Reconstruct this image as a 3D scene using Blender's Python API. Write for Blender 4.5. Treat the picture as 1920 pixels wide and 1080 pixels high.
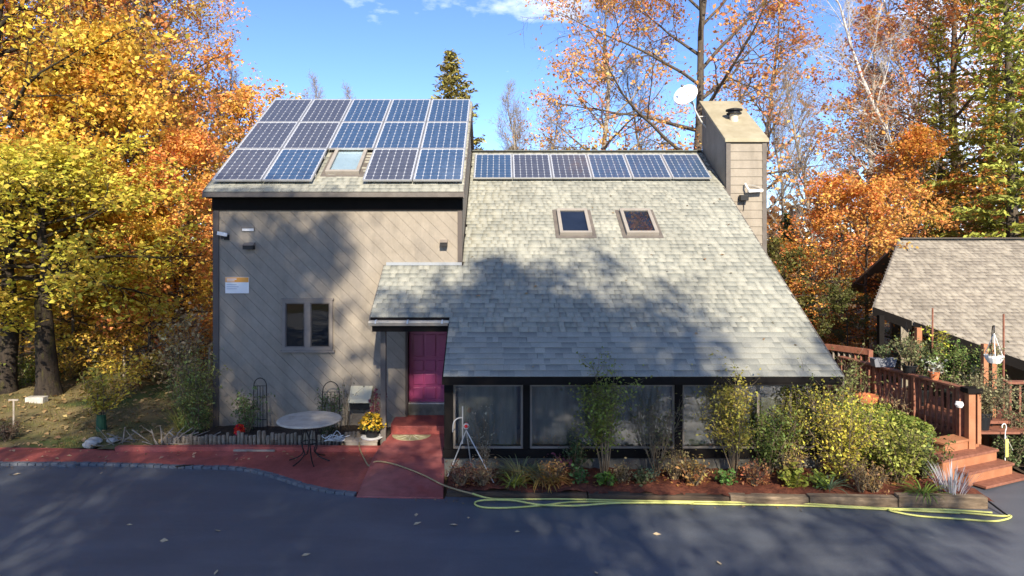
import bpy, bmesh, math, random
import numpy as np
from mathutils import Vector, Matrix, Euler

# ------------------------------------------------------------------ scene, camera, sky, sun
for o in list(bpy.data.objects):
    bpy.data.objects.remove(o)
scene = bpy.context.scene
COL = scene.collection
R = math.radians
CAMZ = 3.9
cam_d = bpy.data.cameras.new("camera"); cam = bpy.data.objects.new("camera", cam_d); COL.objects.link(cam)
cam.location = (0, 0, CAMZ); cam.rotation_euler = (R(90), 0, 0)
cam_d.sensor_width = 36; cam_d.lens = 24
cam_d.shift_x = 20/1920; cam_d.shift_y = -90/1920
cam_d.clip_start = 0.1; cam_d.clip_end = 2000
scene.camera = cam

SUN_EL, SUN_AZ = 31.7, 7.7          # degrees; azimuth measured from -Y (behind the camera) towards +X
world = bpy.data.worlds.new("World"); scene.world = world; world.use_nodes = True
wn = world.node_tree.nodes; wl = world.node_tree.links
for n in list(wn): wn.remove(n)
w_out = wn.new('ShaderNodeOutputWorld'); w_bg = wn.new('ShaderNodeBackground')
sky = wn.new('ShaderNodeTexSky'); sky.sky_type = 'NISHITA'; sky.sun_disc = False
sky.sun_elevation = R(SUN_EL); sky.sun_rotation = R(180 - SUN_AZ)
sky.altitude = 300; sky.air_density = 0.65; sky.dust_density = 0.0; sky.ozone_density = 4.0
w_tc = wn.new('ShaderNodeTexCoord'); w_map = wn.new('ShaderNodeMapping'); w_map.inputs['Scale'].default_value = (1, 1, 2.3)
w_map.inputs['Rotation'].default_value = (0, 0, R(157)); w_map.inputs['Location'].default_value = (1.389, -1.276, 0.191)
w_noise = wn.new('ShaderNodeTexNoise'); w_noise.inputs['Scale'].default_value = 3.1
w_noise.inputs['Detail'].default_value = 8; w_noise.inputs['Roughness'].default_value = 0.58
w_ramp = wn.new('ShaderNodeValToRGB'); w_ramp.color_ramp.elements[0].position = 0.555; w_ramp.color_ramp.elements[1].position = 0.72
w_mix = wn.new('ShaderNodeMixRGB'); w_mix.inputs[2].default_value = (8.4, 8.6, 9.2, 1)
w_hsv = wn.new('ShaderNodeHueSaturation'); w_hsv.inputs['Hue'].default_value = 0.506; w_hsv.inputs['Saturation'].default_value = 1.06; w_hsv.inputs['Value'].default_value = 1.0
w_mul = wn.new('ShaderNodeMath'); w_mul.operation = 'MULTIPLY'; w_mul.inputs[1].default_value = 0.9
wl.new(w_tc.outputs['Generated'], w_map.inputs['Vector']); wl.new(w_map.outputs['Vector'], w_noise.inputs['Vector'])
wl.new(w_noise.outputs['Fac'], w_ramp.inputs['Fac']); wl.new(w_ramp.outputs['Color'], w_mul.inputs[0])
wl.new(w_mul.outputs[0], w_mix.inputs[0]); wl.new(sky.outputs['Color'], w_hsv.inputs['Color'])
wl.new(w_hsv.outputs['Color'], w_mix.inputs[1]); wl.new(w_mix.outputs['Color'], w_bg.inputs['Color'])
w_bg.inputs['Strength'].default_value = 0.142
wl.new(w_bg.outputs[0], w_out.inputs['Surface'])

sun_d = bpy.data.lights.new("sun", 'SUN'); sun_d.energy = 5.0; sun_d.angle = R(0.42); sun_d.color = (1.0, 0.885, 0.71)
sun = bpy.data.objects.new("sun", sun_d); COL.objects.link(sun)
_e, _a = R(SUN_EL), R(SUN_AZ)
SUNV = Vector((math.sin(_a)*math.cos(_e), -math.cos(_a)*math.cos(_e), math.sin(_e)))
sun.rotation_euler = SUNV.to_track_quat('Z', 'Y').to_euler(); sun.location = SUNV*60

vs = scene.view_settings
vs.view_transform = 'Standard'; vs.look = 'None'; vs.gamma = 1.0; vs.exposure = 1.0; vs.use_curve_mapping = False

# ------------------------------------------------------------------ helpers
F = 1280.0
def at(px, py, d):                      # the photograph's pixel at distance d -> a point in the place
    return Vector(((px-940)*d/F, d, CAMZ-(py-450)*d/F))
def gp(px, py, z=0.0):                  # the photograph's pixel on the level z
    return at(px, py, (CAMZ-z)*F/(py-450))
def S(r, g, b):
    f = lambda c: (c/255/12.92 if c/255 <= .04045 else ((c/255+.055)/1.055)**2.4)
    return (f(r), f(g), f(b))

WORLD = {}
def thing(name, label, cat, loc=(0, 0, 0), group=None, rz=0.0, kind=None):
    o = bpy.data.objects.new(name, None); COL.objects.link(o)
    o.location = loc; o.rotation_euler = (0, 0, rz); o.empty_display_size = 0.1
    WORLD[o.name] = Matrix.Translation(Vector(loc)) @ Matrix.Rotation(rz, 4, 'Z')
    return tag(o, label, cat, group, kind)
def tag(o, label=None, cat=None, group=None, kind=None):
    if label: o['label'] = label
    if cat: o['category'] = cat
    if group: o['group'] = group
    if kind: o['kind'] = kind
    return o
def put(name, me, mat=None, parent=None, local=False):
    o = bpy.data.objects.new(name, me); COL.objects.link(o)
    if mat is not None and len(me.materials) == 0: me.materials.append(mat)
    if parent is not None:
        o.parent = parent
        if not local and parent.name in WORLD: o.matrix_parent_inverse = WORLD[parent.name].inverted()
    return o
def copy_tree(o, parent=None):
    c = o.copy(); COL.objects.link(c)
    if parent is not None: c.parent = parent
    for ch in o.children: copy_tree(ch, c)
    return c

class MB:
    def __init__(s): s.v = []; s.f = []
    def add(s, v, f):
        b = len(s.v); s.v += [tuple(p) for p in v]; s.f += [tuple(i+b for i in q) for q in f]; return s
    def box(s, x0, x1, y0, y1, z0, z1):
        v = [(x0,y0,z0),(x1,y0,z0),(x1,y1,z0),(x0,y1,z0),(x0,y0,z1),(x1,y0,z1),(x1,y1,z1),(x0,y1,z1)]
        return s.add(v, [(0,3,2,1),(4,5,6,7),(0,1,5,4),(1,2,6,5),(2,3,7,6),(3,0,4,7)])
    def obox(s, c, size, rot=(0, 0, 0)):
        m = Euler(rot).to_matrix(); c = Vector(c); h = Vector(size)/2
        v = [c + m @ Vector((sx*h.x, sy*h.y, sz*h.z)) for sz in (-1, 1) for sx, sy in ((-1,-1),(1,-1),(1,1),(-1,1))]
        return s.add(v, [(0,3,2,1),(4,5,6,7),(0,1,5,4),(1,2,6,5),(2,3,7,6),(3,0,4,7)])
    def bar(s, a, b, w, h, up=(0, 0, 1)):
        a = Vector(a); b = Vector(b); t = (b-a).normalized(); u = Vector(up)
        if abs(t.dot(u)) > .98: u = Vector((0, 1, 0))
        sd = t.cross(u).normalized(); u = sd.cross(t)
        v = [p + sd*i*w/2 + u*j*h/2 for p in (a, b) for i, j in ((-1,-1),(1,-1),(1,1),(-1,1))]
        return s.add(v, [(0,1,2,3),(7,6,5,4),(0,4,5,1),(1,5,6,2),(2,6,7,3),(3,7,4,0)])
    def prism(s, pts, off):
        n = len(pts); o = Vector(off); pts = [Vector(p) for p in pts]
        return s.add(pts+[p+o for p in pts], [tuple(range(n))[::-1], tuple(range(n, 2*n))] + [(i, (i+1) % n, n+(i+1) % n, n+i) for i in range(n)])
    def tube(s, pts, r, sides=8):
        pts = [Vector(p) for p in pts]; n = len(pts)
        rr = r if hasattr(r, '__len__') else [r]*n
        ref = None; v = []; f = []
        for i, p in enumerate(pts):
            t = (pts[min(i+1, n-1)]-pts[max(i-1, 0)]).normalized()
            if ref is None: ref = Vector((0, 0, 1)) if abs(t.z) < .9 else Vector((1, 0, 0))
            a = ref - t*ref.dot(t)
            if a.length < 1e-4: a = t.orthogonal()
            a.normalize(); ref = a; b = t.cross(a)
            for k in range(sides):
                th = 2*math.pi*k/sides; v.append(p+(a*math.cos(th)+b*math.sin(th))*rr[i])
        for i in range(n-1):
            for k in range(sides):
                k2 = (k+1) % sides; f.append((i*sides+k, i*sides+k2, (i+1)*sides+k2, (i+1)*sides+k))
        f.append(tuple(range(sides))[::-1]); f.append(tuple((n-1)*sides+k for k in range(sides)))
        return s.add(v, f)
    def lathe(s, prof, c=(0, 0, 0), sides=24, wob=0.0, seed=0):
        rg = random.Random(seed); c = Vector(c); v = []; f = []; n = len(prof)
        for k in range(sides):
            th = 2*math.pi*k/sides; q = 1+rg.uniform(-wob, wob)
            for r, z in prof: v.append(c+Vector((math.cos(th)*r*q, math.sin(th)*r*q, z)))
        for k in range(sides):
            k2 = (k+1) % sides
            for i in range(n-1): f.append((k*n+i, k2*n+i, k2*n+i+1, k*n+i+1))
        return s.add(v, f)
    def mesh(s, name, smooth=False):
        me = bpy.data.meshes.new(name); me.from_pydata([tuple(p) for p in s.v], [], s.f)
        bm = bmesh.new(); bm.from_mesh(me); bmesh.ops.recalc_face_normals(bm, faces=bm.faces); bm.to_mesh(me); bm.free()
        if smooth: me.polygons.foreach_set('use_smooth', [True]*len(me.polygons))
        return me
    def build(s, name, mat, parent=None, smooth=False, bevel=0.0, local=False):
        o = put(name, s.mesh(name, smooth), mat, parent, local)
        if bevel:
            m = o.modifiers.new("bevel", 'BEVEL'); m.width = bevel; m.segments = 2; m.limit_method = 'ANGLE'; m.angle_limit = R(40)
        return o

def catmull(pts, n=8):
    P = [Vector(p) for p in pts]; out = []
    for i in range(len(P)-1):
        p0, p1, p2, p3 = P[max(i-1, 0)], P[i], P[i+1], P[min(i+2, len(P)-1)]
        for k in range(n):
            t = k/n
            out.append(.5*((2*p1)+(p2-p0)*t+(2*p0-5*p1+4*p2-p3)*t*t+(3*p1-p0-3*p2+p3)*t**3))
    out.append(P[-1]); return out

def np_mesh(name, verts, quads, smooth=False, tint=None):
    me = bpy.data.meshes.new(name); verts = np.ascontiguousarray(verts, dtype=np.float32); quads = np.ascontiguousarray(quads, dtype=np.int32)
    k = quads.shape[1]
    me.vertices.add(len(verts)); me.vertices.foreach_set('co', verts.ravel())
    me.loops.add(quads.size); me.loops.foreach_set('vertex_index', quads.ravel())
    me.polygons.add(len(quads)); me.polygons.foreach_set('loop_start', np.arange(len(quads), dtype=np.int32)*k)
    if smooth: me.polygons.foreach_set('use_smooth', np.ones(len(quads), dtype=bool))
    if tint is not None:
        a = me.attributes.new('tint', 'FLOAT_COLOR', 'POINT'); a.data.foreach_set('color', np.ascontiguousarray(tint, dtype=np.float32).ravel())
    me.update(calc_edges=True); return me

# ------------------------------------------------------------------ materials
def new_mat(name):
    m = bpy.data.materials.new(name); m.use_nodes = True
    return m, m.node_tree.nodes, m.node_tree.links, m.node_tree.nodes['Principled BSDF']
def M(name, c1, c2=None, scale=4.0, rough=.75, bump=0.0, bscale=40.0, stretch=(1, 1, 1), spec=.3, metal=0.0, detail=5, c3=None, s3=1.0, t3=(.5, .65), coat=0.0, rvar=0.0):
    m, N, L, P = new_mat(name)
    tc = N.new('ShaderNodeTexCoord'); mp = N.new('ShaderNodeMapping'); mp.inputs['Scale'].default_value = stretch
    L.new(tc.outputs['Object'], mp.inputs['Vector'])
    P.inputs['Roughness'].default_value = rough; P.inputs['Metallic'].default_value = metal
    P.inputs['Specular IOR Level'].default_value = spec; P.inputs['Coat Weight'].default_value = coat; P.inputs['Coat Roughness'].default_value = .06
    col = None
    if c2 is not None:
        nz = N.new('ShaderNodeTexNoise'); nz.inputs['Scale'].default_value = scale; nz.inputs['Detail'].default_value = detail; nz.inputs['Roughness'].default_value = .6
        L.new(mp.outputs['Vector'], nz.inputs['Vector'])
        rp = N.new('ShaderNodeValToRGB'); rp.color_ramp.elements[0].position = .32; rp.color_ramp.elements[1].position = .68
        rp.color_ramp.elements[0].color = (*c1, 1); rp.color_ramp.elements[1].color = (*c2, 1)
        L.new(nz.outputs['Fac'], rp.inputs['Fac']); col = rp.outputs['Color']
        if rvar:
            mr = N.new('ShaderNodeMapRange'); mr.inputs['To Min'].default_value = rough-rvar; mr.inputs['To Max'].default_value = rough+rvar
            L.new(nz.outputs['Fac'], mr.inputs['Value']); L.new(mr.outputs[0], P.inputs['Roughness'])
    if c3 is not None:
        n3 = N.new('ShaderNodeTexNoise'); n3.inputs['Scale'].default_value = s3; n3.inputs['Detail'].default_value = 7; n3.inputs['Roughness'].default_value = .65
        L.new(mp.outputs['Vector'], n3.inputs['Vector'])
        r3 = N.new('ShaderNodeValToRGB'); r3.color_ramp.elements[0].position = t3[0]; r3.color_ramp.elements[1].position = t3[1]
        L.new(n3.outputs['Fac'], r3.inputs['Fac'])
        mx = N.new('ShaderNodeMixRGB'); mx.inputs[2].default_value = (*c3, 1); L.new(r3.outputs['Color'], mx.inputs[0])
        if col is not None: L.new(col, mx.inputs[1])
        else: mx.inputs[1].default_value = (*c1, 1)
        col = mx.outputs['Color']
    if col is not None: L.new(col, P.inputs['Base Color'])
    else: P.inputs['Base Color'].default_value = (*c1, 1)
    if bump:
        nb = N.new('ShaderNodeTexNoise'); nb.inputs['Scale'].default_value = bscale; nb.inputs['Detail'].default_value = 6
        L.new(mp.outputs['Vector'], nb.inputs['Vector'])
        bp = N.new('ShaderNodeBump'); bp.inputs['Strength'].default_value = bump; bp.inputs['Distance'].default_value = .02
        L.new(nb.outputs['Fac'], bp.inputs['Height']); L.new(bp.outputs['Normal'], P.inputs['Normal'])
    return m
def leaf_mat(name, hue=.05, val=(.55, 1.35), trans=.35, rough=.55):
    m, N, L, P = new_mat(name)
    oi = N.new('ShaderNodeObjectInfo'); at_ = N.new('ShaderNodeAttribute'); at_.attribute_name = 'tint'
    sp = N.new('ShaderNodeSeparateColor'); L.new(at_.outputs['Color'], sp.inputs['Color'])
    h = N.new('ShaderNodeMapRange'); h.inputs['To Min'].default_value = .5-hue; h.inputs['To Max'].default_value = .5+hue
    v = N.new('ShaderNodeMapRange'); v.inputs['To Min'].default_value = val[0]; v.inputs['To Max'].default_value = val[1]
    L.new(sp.outputs[0], h.inputs['Value']); L.new(sp.outputs[1], v.inputs['Value'])
    hs = N.new('ShaderNodeHueSaturation'); L.new(h.outputs[0], hs.inputs['Hue']); L.new(v.outputs[0], hs.inputs['Value']); L.new(oi.outputs['Color'], hs.inputs['Color'])
    L.new(hs.outputs['Color'], P.inputs['Base Color']); P.inputs['Roughness'].default_value = rough; P.inputs['Specular IOR Level'].default_value = .25
    tr = N.new('ShaderNodeBsdfTranslucent'); L.new(hs.outputs['Color'], tr.inputs['Color'])
    mx = N.new('ShaderNodeMixShader'); mx.inputs[0].default_value = trans
    out = N['Material Output']; L.new(P.outputs[0], mx.inputs[1]); L.new(tr.outputs[0], mx.inputs[2]); L.new(mx.outputs[0], out.inputs['Surface'])
    return m
def tone_mat(name, cols, rough=.9, bump=.25, patch=None):
    """shingle material: the tone of each piece comes from the 'tint' attribute, weathering from noise"""
    m, N, L, P = new_mat(name)
    a = N.new('ShaderNodeAttribute'); a.attribute_name = 'tint'; sp = N.new('ShaderNodeSeparateColor'); L.new(a.outputs['Color'], sp.inputs['Color'])
    rp = N.new('ShaderNodeValToRGB'); cr = rp.color_ramp; cr.elements[0].color = (*cols[0], 1); cr.elements[1].color = (*cols[-1], 1)
    for i, c in enumerate(cols[1:-1]):
        e = cr.elements.new((i+1)/(len(cols)-1)); e.color = (*c, 1)
    L.new(sp.outputs[0], rp.inputs['Fac'])
    g = N.new('ShaderNodeNewGeometry'); nz = N.new('ShaderNodeTexNoise'); nz.inputs['Scale'].default_value = 90; nz.inputs['Detail'].default_value = 3
    L.new(g.outputs['Position'], nz.inputs['Vector'])
    n2 = N.new('ShaderNodeTexNoise'); n2.inputs['Scale'].default_value = .9; n2.inputs['Detail'].default_value = 6; L.new(g.outputs['Position'], n2.inputs['Vector'])
    mr = N.new('ShaderNodeMapRange'); mr.inputs['From Min'].default_value = .3; mr.inputs['From Max'].default_value = .7; mr.inputs['To Min'].default_value = .8; mr.inputs['To Max'].default_value = 1.16
    L.new(nz.outputs['Fac'], mr.inputs['Value'])
    m2 = N.new('ShaderNodeMapRange'); m2.inputs['From Min'].default_value = .3; m2.inputs['From Max'].default_value = .7; m2.inputs['To Min'].default_value = .86; m2.inputs['To Max'].default_value = 1.1
    L.new(n2.outputs['Fac'], m2.inputs['Value'])
    mm = N.new('ShaderNodeMath'); mm.operation = 'MULTIPLY'; L.new(mr.outputs[0], mm.inputs[0]); L.new(m2.outputs[0], mm.inputs[1])
    hs = N.new('ShaderNodeHueSaturation'); L.new(rp.outputs['Color'], hs.inputs['Color']); L.new(mm.outputs[0], hs.inputs['Value'])
    L.new(hs.outputs['Color'], P.inputs['Base Color']); P.inputs['Roughness'].default_value = rough; P.inputs['Specular IOR Level'].default_value = .2
    bp = N.new('ShaderNodeBump'); bp.inputs['Strength'].default_value = bump; bp.inputs['Distance'].default_value = .01
    L.new(nz.outputs['Fac'], bp.inputs['Height']); L.new(bp.outputs['Normal'], P.inputs['Normal'])
    return m
def glass_mat(name, tintc=(.8, .85, .85), refl=.12, wave=.0):
    m, N, L, P = new_mat(name); N.remove(P)
    t = N.new('ShaderNodeBsdfTransparent'); t.inputs['Color'].default_value = (*tintc, 1)
    g = N.new('ShaderNodeBsdfGlossy'); g.inputs['Roughness'].default_value = .02
    fr = N.new('ShaderNodeFresnel'); fr.inputs['IOR'].default_value = 1.5
    ad = N.new('ShaderNodeMath'); ad.operation = 'ADD'; ad.inputs[1].default_value = refl; L.new(fr.outputs[0], ad.inputs[0])
    ge = N.new('ShaderNodeNewGeometry'); iv = N.new('ShaderNodeMath'); iv.operation = 'SUBTRACT'; iv.inputs[0].default_value = 1.0; L.new(ge.outputs['Backfacing'], iv.inputs[1])
    mu = N.new('ShaderNodeMath'); mu.operation = 'MULTIPLY'; L.new(ad.outputs[0], mu.inputs[0]); L.new(iv.outputs[0], mu.inputs[1])
    mx = N.new('ShaderNodeMixShader'); L.new(mu.outputs[0], mx.inputs[0]); L.new(t.outputs[0], mx.inputs[1]); L.new(g.outputs[0], mx.inputs[2])
    if wave:
        tc = N.new('ShaderNodeTexCoord'); nz = N.new('ShaderNodeTexNoise'); nz.inputs['Scale'].default_value = 1.6; nz.inputs['Detail'].default_value = 1
        L.new(tc.outputs['Object'], nz.inputs['Vector']); bp = N.new('ShaderNodeBump'); bp.inputs['Strength'].default_value = wave; bp.inputs['Distance'].default_value = .05
        L.new(nz.outputs['Fac'], bp.inputs['Height']); L.new(bp.outputs['Normal'], g.inputs['Normal'])
    L.new(mx.outputs[0], N['Material Output'].inputs['Surface'])
    return m

m_asphalt = M('asphalt', (.080, .092, .112), (.098, .110, .130), scale=.55, rough=.46, bump=.5, bscale=150, spec=.45, c3=(.12, .126, .138), s3=.45, t3=(.50, .82), rvar=.12, detail=9)
def add_layer(m, scale, stretch, dark, light, lo=.35, hi=.65, detail=8, rough=.7):
    """multiply a worn, streaked layer into a surface's own colour"""
    N, L = m.node_tree.nodes, m.node_tree.links; P = N['Principled BSDF']; src = P.inputs['Base Color'].links[0].from_socket
    tc = N.new('ShaderNodeTexCoord'); mp = N.new('ShaderNodeMapping'); mp.inputs['Scale'].default_value = stretch; L.new(tc.outputs['Object'], mp.inputs['Vector'])
    nz = N.new('ShaderNodeTexNoise'); nz.inputs['Scale'].default_value = scale; nz.inputs['Detail'].default_value = detail; nz.inputs['Roughness'].default_value = rough; nz.inputs['Distortion'].default_value = .4; L.new(mp.outputs['Vector'], nz.inputs['Vector'])
    rp = N.new('ShaderNodeMapRange'); rp.inputs['From Min'].default_value = lo; rp.inputs['From Max'].default_value = hi; rp.inputs['To Min'].default_value = dark; rp.inputs['To Max'].default_value = light; L.new(nz.outputs['Fac'], rp.inputs['Value'])
    mx = N.new('ShaderNodeMixRGB'); mx.blend_type = 'MULTIPLY'; mx.inputs[0].default_value = 1; L.new(src, mx.inputs[1]); L.new(rp.outputs[0], mx.inputs[2]); L.new(mx.outputs[0], P.inputs['Base Color'])
add_layer(m_asphalt, 1.1, (.35, 1.6, 1), .86, 1.12); add_layer(m_asphalt, 55, (1, 1, 1), .84, 1.18, detail=3)
m_ground = M('forest_floor', (.085, .055, .028), (.16, .105, .05), scale=2.5, rough=.95, bump=.8, bscale=25, c3=(.06, .075, .02), s3=.25, t3=(.5, .62))
m_lawn = M('lawn_soil', (.10, .085, .035), (.20, .155, .075), scale=1.3, rough=.95, bump=.6, bscale=40, c3=(.075, .10, .025), s3=.5, t3=(.48, .62))
m_red = M('red_paint_concrete', (.30, .070, .056), (.38, .10, .082), scale=1.4, rough=.62, bump=.12, bscale=60, c3=(.36, .15, .115), s3=2.2, t3=(.6, .85))
m_red2 = M('worn_red_paint', (.29, .085, .078), (.37, .125, .115), scale=1.8, rough=.5, bump=.12, bscale=60, c3=(.24, .055, .045), s3=1.3, t3=(.5, .7))
m_edging = M('grey_paver', (.085, .095, .11), (.17, .175, .185), scale=9, rough=.85, bump=.3, bscale=60)
m_mulch = M('red_mulch', (.075, .020, .012), (.19, .06, .030), scale=16, rough=.95, bump=1.0, bscale=45)
m_soil = M('dark_soil', (.030, .022, .016), (.07, .05, .032), scale=9, rough=.95, bump=.9, bscale=45)
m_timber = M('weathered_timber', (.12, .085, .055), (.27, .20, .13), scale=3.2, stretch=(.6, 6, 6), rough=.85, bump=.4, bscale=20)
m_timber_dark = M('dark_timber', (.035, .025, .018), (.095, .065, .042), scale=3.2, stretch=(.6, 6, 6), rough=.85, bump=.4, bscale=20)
m_siding = M('taupe_siding', (.238, .208, .166), (.285, .250, .203), scale=2.0, stretch=(1, 1, 1), rough=.75, bump=.12, bscale=70)
m_siding_back = M('siding_groove', (.17, .148, .12), rough=.9)
m_trim = M('dark_brown_trim', (.007, .006, .0055), (.011, .009, .008), scale=6, rough=.7, spec=.12)
m_corner = M('grey_brown_trim', (.105, .092, .082), (.145, .128, .112), scale=6, rough=.7, bump=.1)
m_frame = M('taupe_window_frame', (.19, .165, .14), (.23, .20, .17), scale=8, rough=.6)
m_darkint = M('dark_interior', (.012, .010, .009), rough=.9)
m_room = M('interior_wall', (.16, .145, .12), (.20, .18, .15), scale=1.2, rough=.9)
m_curtain = M('sheer_curtain', (.12, .115, .10), (.22, .21, .185), scale=2.2, stretch=(3, 1, .5), rough=.9)
m_screen = M('insect_screen', (.010, .008, .007), (.017, .013, .011), scale=3, rough=.8)
m_glass = glass_mat('window_glass', (.88, .90, .88), .14, .12)
m_glass_dark = glass_mat('dark_window_glass', (.45, .45, .45), .012, .05)
m_skyglass = glass_mat('skylight_glass', (.62, .66, .72), .10, .02)
m_skyframe = M('pale_skylight_frame', (.25, .225, .195), (.30, .275, .24), scale=6, rough=.5)
m_gutter = M('cream_gutter', (.50, .44, .34), (.58, .52, .41), scale=5, rough=.45, c3=(.30, .25, .18), s3=6, t3=(.6, .8))
m_flash = M('metal_flashing', (.38, .40, .42), rough=.35, metal=.6)
m_pink = M('magenta_door_paint', (.31, .048, .145), (.37, .060, .17), scale=3, rough=.3, spec=.5)
m_doorframe = M('door_frame', (.085, .07, .062), rough=.6)
m_concrete = M('mossy_concrete', (.10, .10, .085), (.20, .195, .165), scale=6, rough=.9, bump=.2)
m_capstone = M('chimney_cap_metal', (.27, .235, .155), (.36, .32, .225), scale=3, rough=.65, c3=(.24, .20, .12), s3=2.5, t3=(.58, .8))
m_black = M('black_metal', (.012, .012, .013), rough=.5)
m_white = M('white_plastic', (.72, .72, .70), (.78, .78, .76), scale=5, rough=.4)
m_dish = M('dish_paint', (.70, .71, .72), (.78, .78, .78), scale=4, rough=.4)
m_cream = M('cream_plastic', (.58, .54, .38), (.66, .62, .46), scale=5, rough=.45)
m_alu = M('aluminium', (.62, .63, .64), rough=.38, metal=.7)
m_alu2 = M('galvanised_steel', (.42, .42, .41), (.5, .5, .48), scale=12, rough=.45, metal=.4)
m_back = M('panel_backsheet', (.46, .49, .54), rough=.25, coat=.9)
m_cell_a = M('blue_solar_cell', (.030, .062, .125), (.050, .090, .17), scale=9, rough=.3, coat=1.0)
m_cell_b = M('grey_solar_cell', (.050, .056, .080), (.072, .078, .105), scale=9, rough=.35, coat=1.0)
m_bark = M('brown_bark', (.055, .043, .032), (.13, .105, .08), scale=5, stretch=(4, 4, .7), rough=.95, bump=.9, bscale=18)
m_bark_dark = M('dark_bark', (.018, .014, .011), (.045, .034, .025), scale=5, stretch=(4, 4, .7), rough=.95, bump=.9, bscale=18, c3=(.06, .055, .015), s3=2, t3=(.55, .7))
m_bark_pale = M('pale_bark', (.20, .175, .145), (.36, .325, .28), scale=4, stretch=(2, 2, 1), rough=.9, bump=.5, bscale=18)
m_birch = M('birch_bark', (.45, .43, .40), (.60, .58, .55), scale=5, stretch=(1, 1, 3), rough=.8, c3=(.08, .07, .06), s3=6, t3=(.62, .68))
m_stem = M('brown_stem', (.11, .08, .05), (.22, .17, .11), scale=9, rough=.9)
m_leaf = leaf_mat('leaf', hue=.035, val=(.6, 1.35), trans=.42)
m_leaf2 = leaf_mat('shrub_leaf', hue=.03, val=(.45, 1.4), trans=.3)
m_needle = leaf_mat('needle', hue=.025, val=(.5, 1.4), trans=.15, rough=.6)
m_deck = M('red_deck_stain', (.17, .066, .042), (.27, .115, .072), scale=4, stretch=(3, 3, 3), rough=.6, bump=.2, bscale=40)
m_deck_or = M('orange_deck_stain', (.30, .125, .060), (.39, .175, .09), scale=4, rough=.6, bump=.2, bscale=40)
m_terra = M('terracotta', (.45, .14, .055), (.55, .19, .085), scale=8, rough=.8)
m_potgrey = M('grey_planter', (.13, .14, .17), (.19, .20, .23), scale=8, rough=.7)
m_potblack = M('black_plastic_pot', (.012, .013, .015), rough=.45)
m_stone = M('stone_table_top', (.34, .31, .26), (.46, .43, .36), scale=7, rough=.7, c3=(.25, .22, .18), s3=5, t3=(.55, .75))
m_log = M('edging_log', (.13, .10, .07), (.30, .25, .19), scale=6, stretch=(3, 3, .7), rough=.9, bump=.4)
m_hose_y = M('yellow_hose', (.50, .50, .13), (.60, .60, .20), scale=5, rough=.5)
m_hose_b = M('tan_hose', (.30, .22, .11), (.38, .29, .15), scale=5, rough=.55)
m_mat = M('coir_mat', (.36, .32, .17), (.46, .42, .25), scale=14, rough=.9, bump=.5, bscale=90)
m_redplastic = M('red_plastic', (.55, .02, .025), rough=.4)
m_greyrock = M('pale_rock', (.28, .27, .24), (.46, .44, .40), scale=6, rough=.9, bump=.6, bscale=16)
m_dead = M('dead_wood', (.16, .13, .10), (.30, .26, .21), scale=6, rough=.9, bump=.4)
m_leafdry = M('dry_leaf', (.40, .30, .17), (.55, .45, .30), scale=18, rough=.8)
m_shed = M('shed_wall', (.19, .165, .12), (.25, .22, .17), scale=3, rough=.85)
m_wire = M('fence_wire', (.20, .19, .17), rough=.6, metal=.5)
m_post_old = M('grey_fence_post', (.26, .22, .17), (.38, .33, .27), scale=7, rough=.9)
add_layer(m_red, 3.2, (1, 1, 1), .72, 1.15); add_layer(m_red2, 2.6, (1, 1, 1), .74, 1.18); add_layer(m_red, 40, (1, 1, 1), .85, 1.1, detail=3)
add_layer(m_siding, 1.6, (2.2, 2.2, .5), .88, 1.08); add_layer(m_siding, 9, (1, 1, 1), .93, 1.05); add_layer(m_timber, 5, (1, 2, 2), .6, 1.15)
SHC = [(.115, .123, .113), (.215, .220, .194), (.282, .283, .243), (.338, .333, .282)]
m_shingle = tone_mat('grey_shingle', SHC)
SHB = [(.10, .087, .075), (.19, .168, .14), (.265, .237, .195), (.315, .287, .235)]
m_shingle_b = tone_mat('brown_shingle', SHB)

# ------------------------------------------------------------------ setting: ground, driveway, path, beds
def sheet(name, pts, z, mat, kind='structure', thick=0.0):
    bm = bmesh.new(); vs_ = [bm.verts.new((p[0], p[1], z)) for p in pts]; f = bm.faces.new(vs_)
    bm.normal_update()
    if f.normal.z < 0: f.normal_flip()
    if thick:
        r = bmesh.ops.extrude_face_region(bm, geom=[f]); up = [e for e in r['geom'] if isinstance(e, bmesh.types.BMVert)]
        bmesh.ops.translate(bm, verts=up, vec=(0, 0, thick))
        bmesh.ops.recalc_face_normals(bm, faces=bm.faces)
    bmesh.ops.triangulate(bm, faces=[q for q in bm.faces if len(q.verts) > 4])
    me = bpy.data.meshes.new(name); bm.to_mesh(me); bm.free()
    o = put(name, me, mat); o['kind'] = kind; return o
def vnoise(x, y, seed=0):
    return (np.sin(x*1.7+seed)*np.cos(y*1.3+seed*2.1)+.5*np.sin(x*3.9+1.3*seed+y*2.3)+.25*np.cos(x*8.3-y*7.1+seed)+.15*np.sin(x*17+y*13+seed*3))/1.6
def terrain(name, x0, x1, y0, y1, step, zf, mat, keep=None, kind='structure'):
    xs = np.arange(x0, x1+1e-6, step); ys = np.arange(y0, y1+1e-6, step); X, Y = np.meshgrid(xs, ys); Z = zf(X, Y)
    nx, ny = len(xs), len(ys); i = np.arange(nx*ny).reshape(ny, nx)
    q = np.stack([i[:-1, :-1], i[:-1, 1:], i[1:, 1:], i[1:, :-1]], -1).reshape(-1, 4)
    if keep is not None:
        cx = X.ravel()[q].mean(1); cy = Y.ravel()[q].mean(1); q = q[keep(cx, cy)]
    o = put(name, np_mesh(name, np.stack([X, Y, Z], -1).reshape(-1, 3), q, smooth=True), mat); o['kind'] = kind; return o

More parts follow.
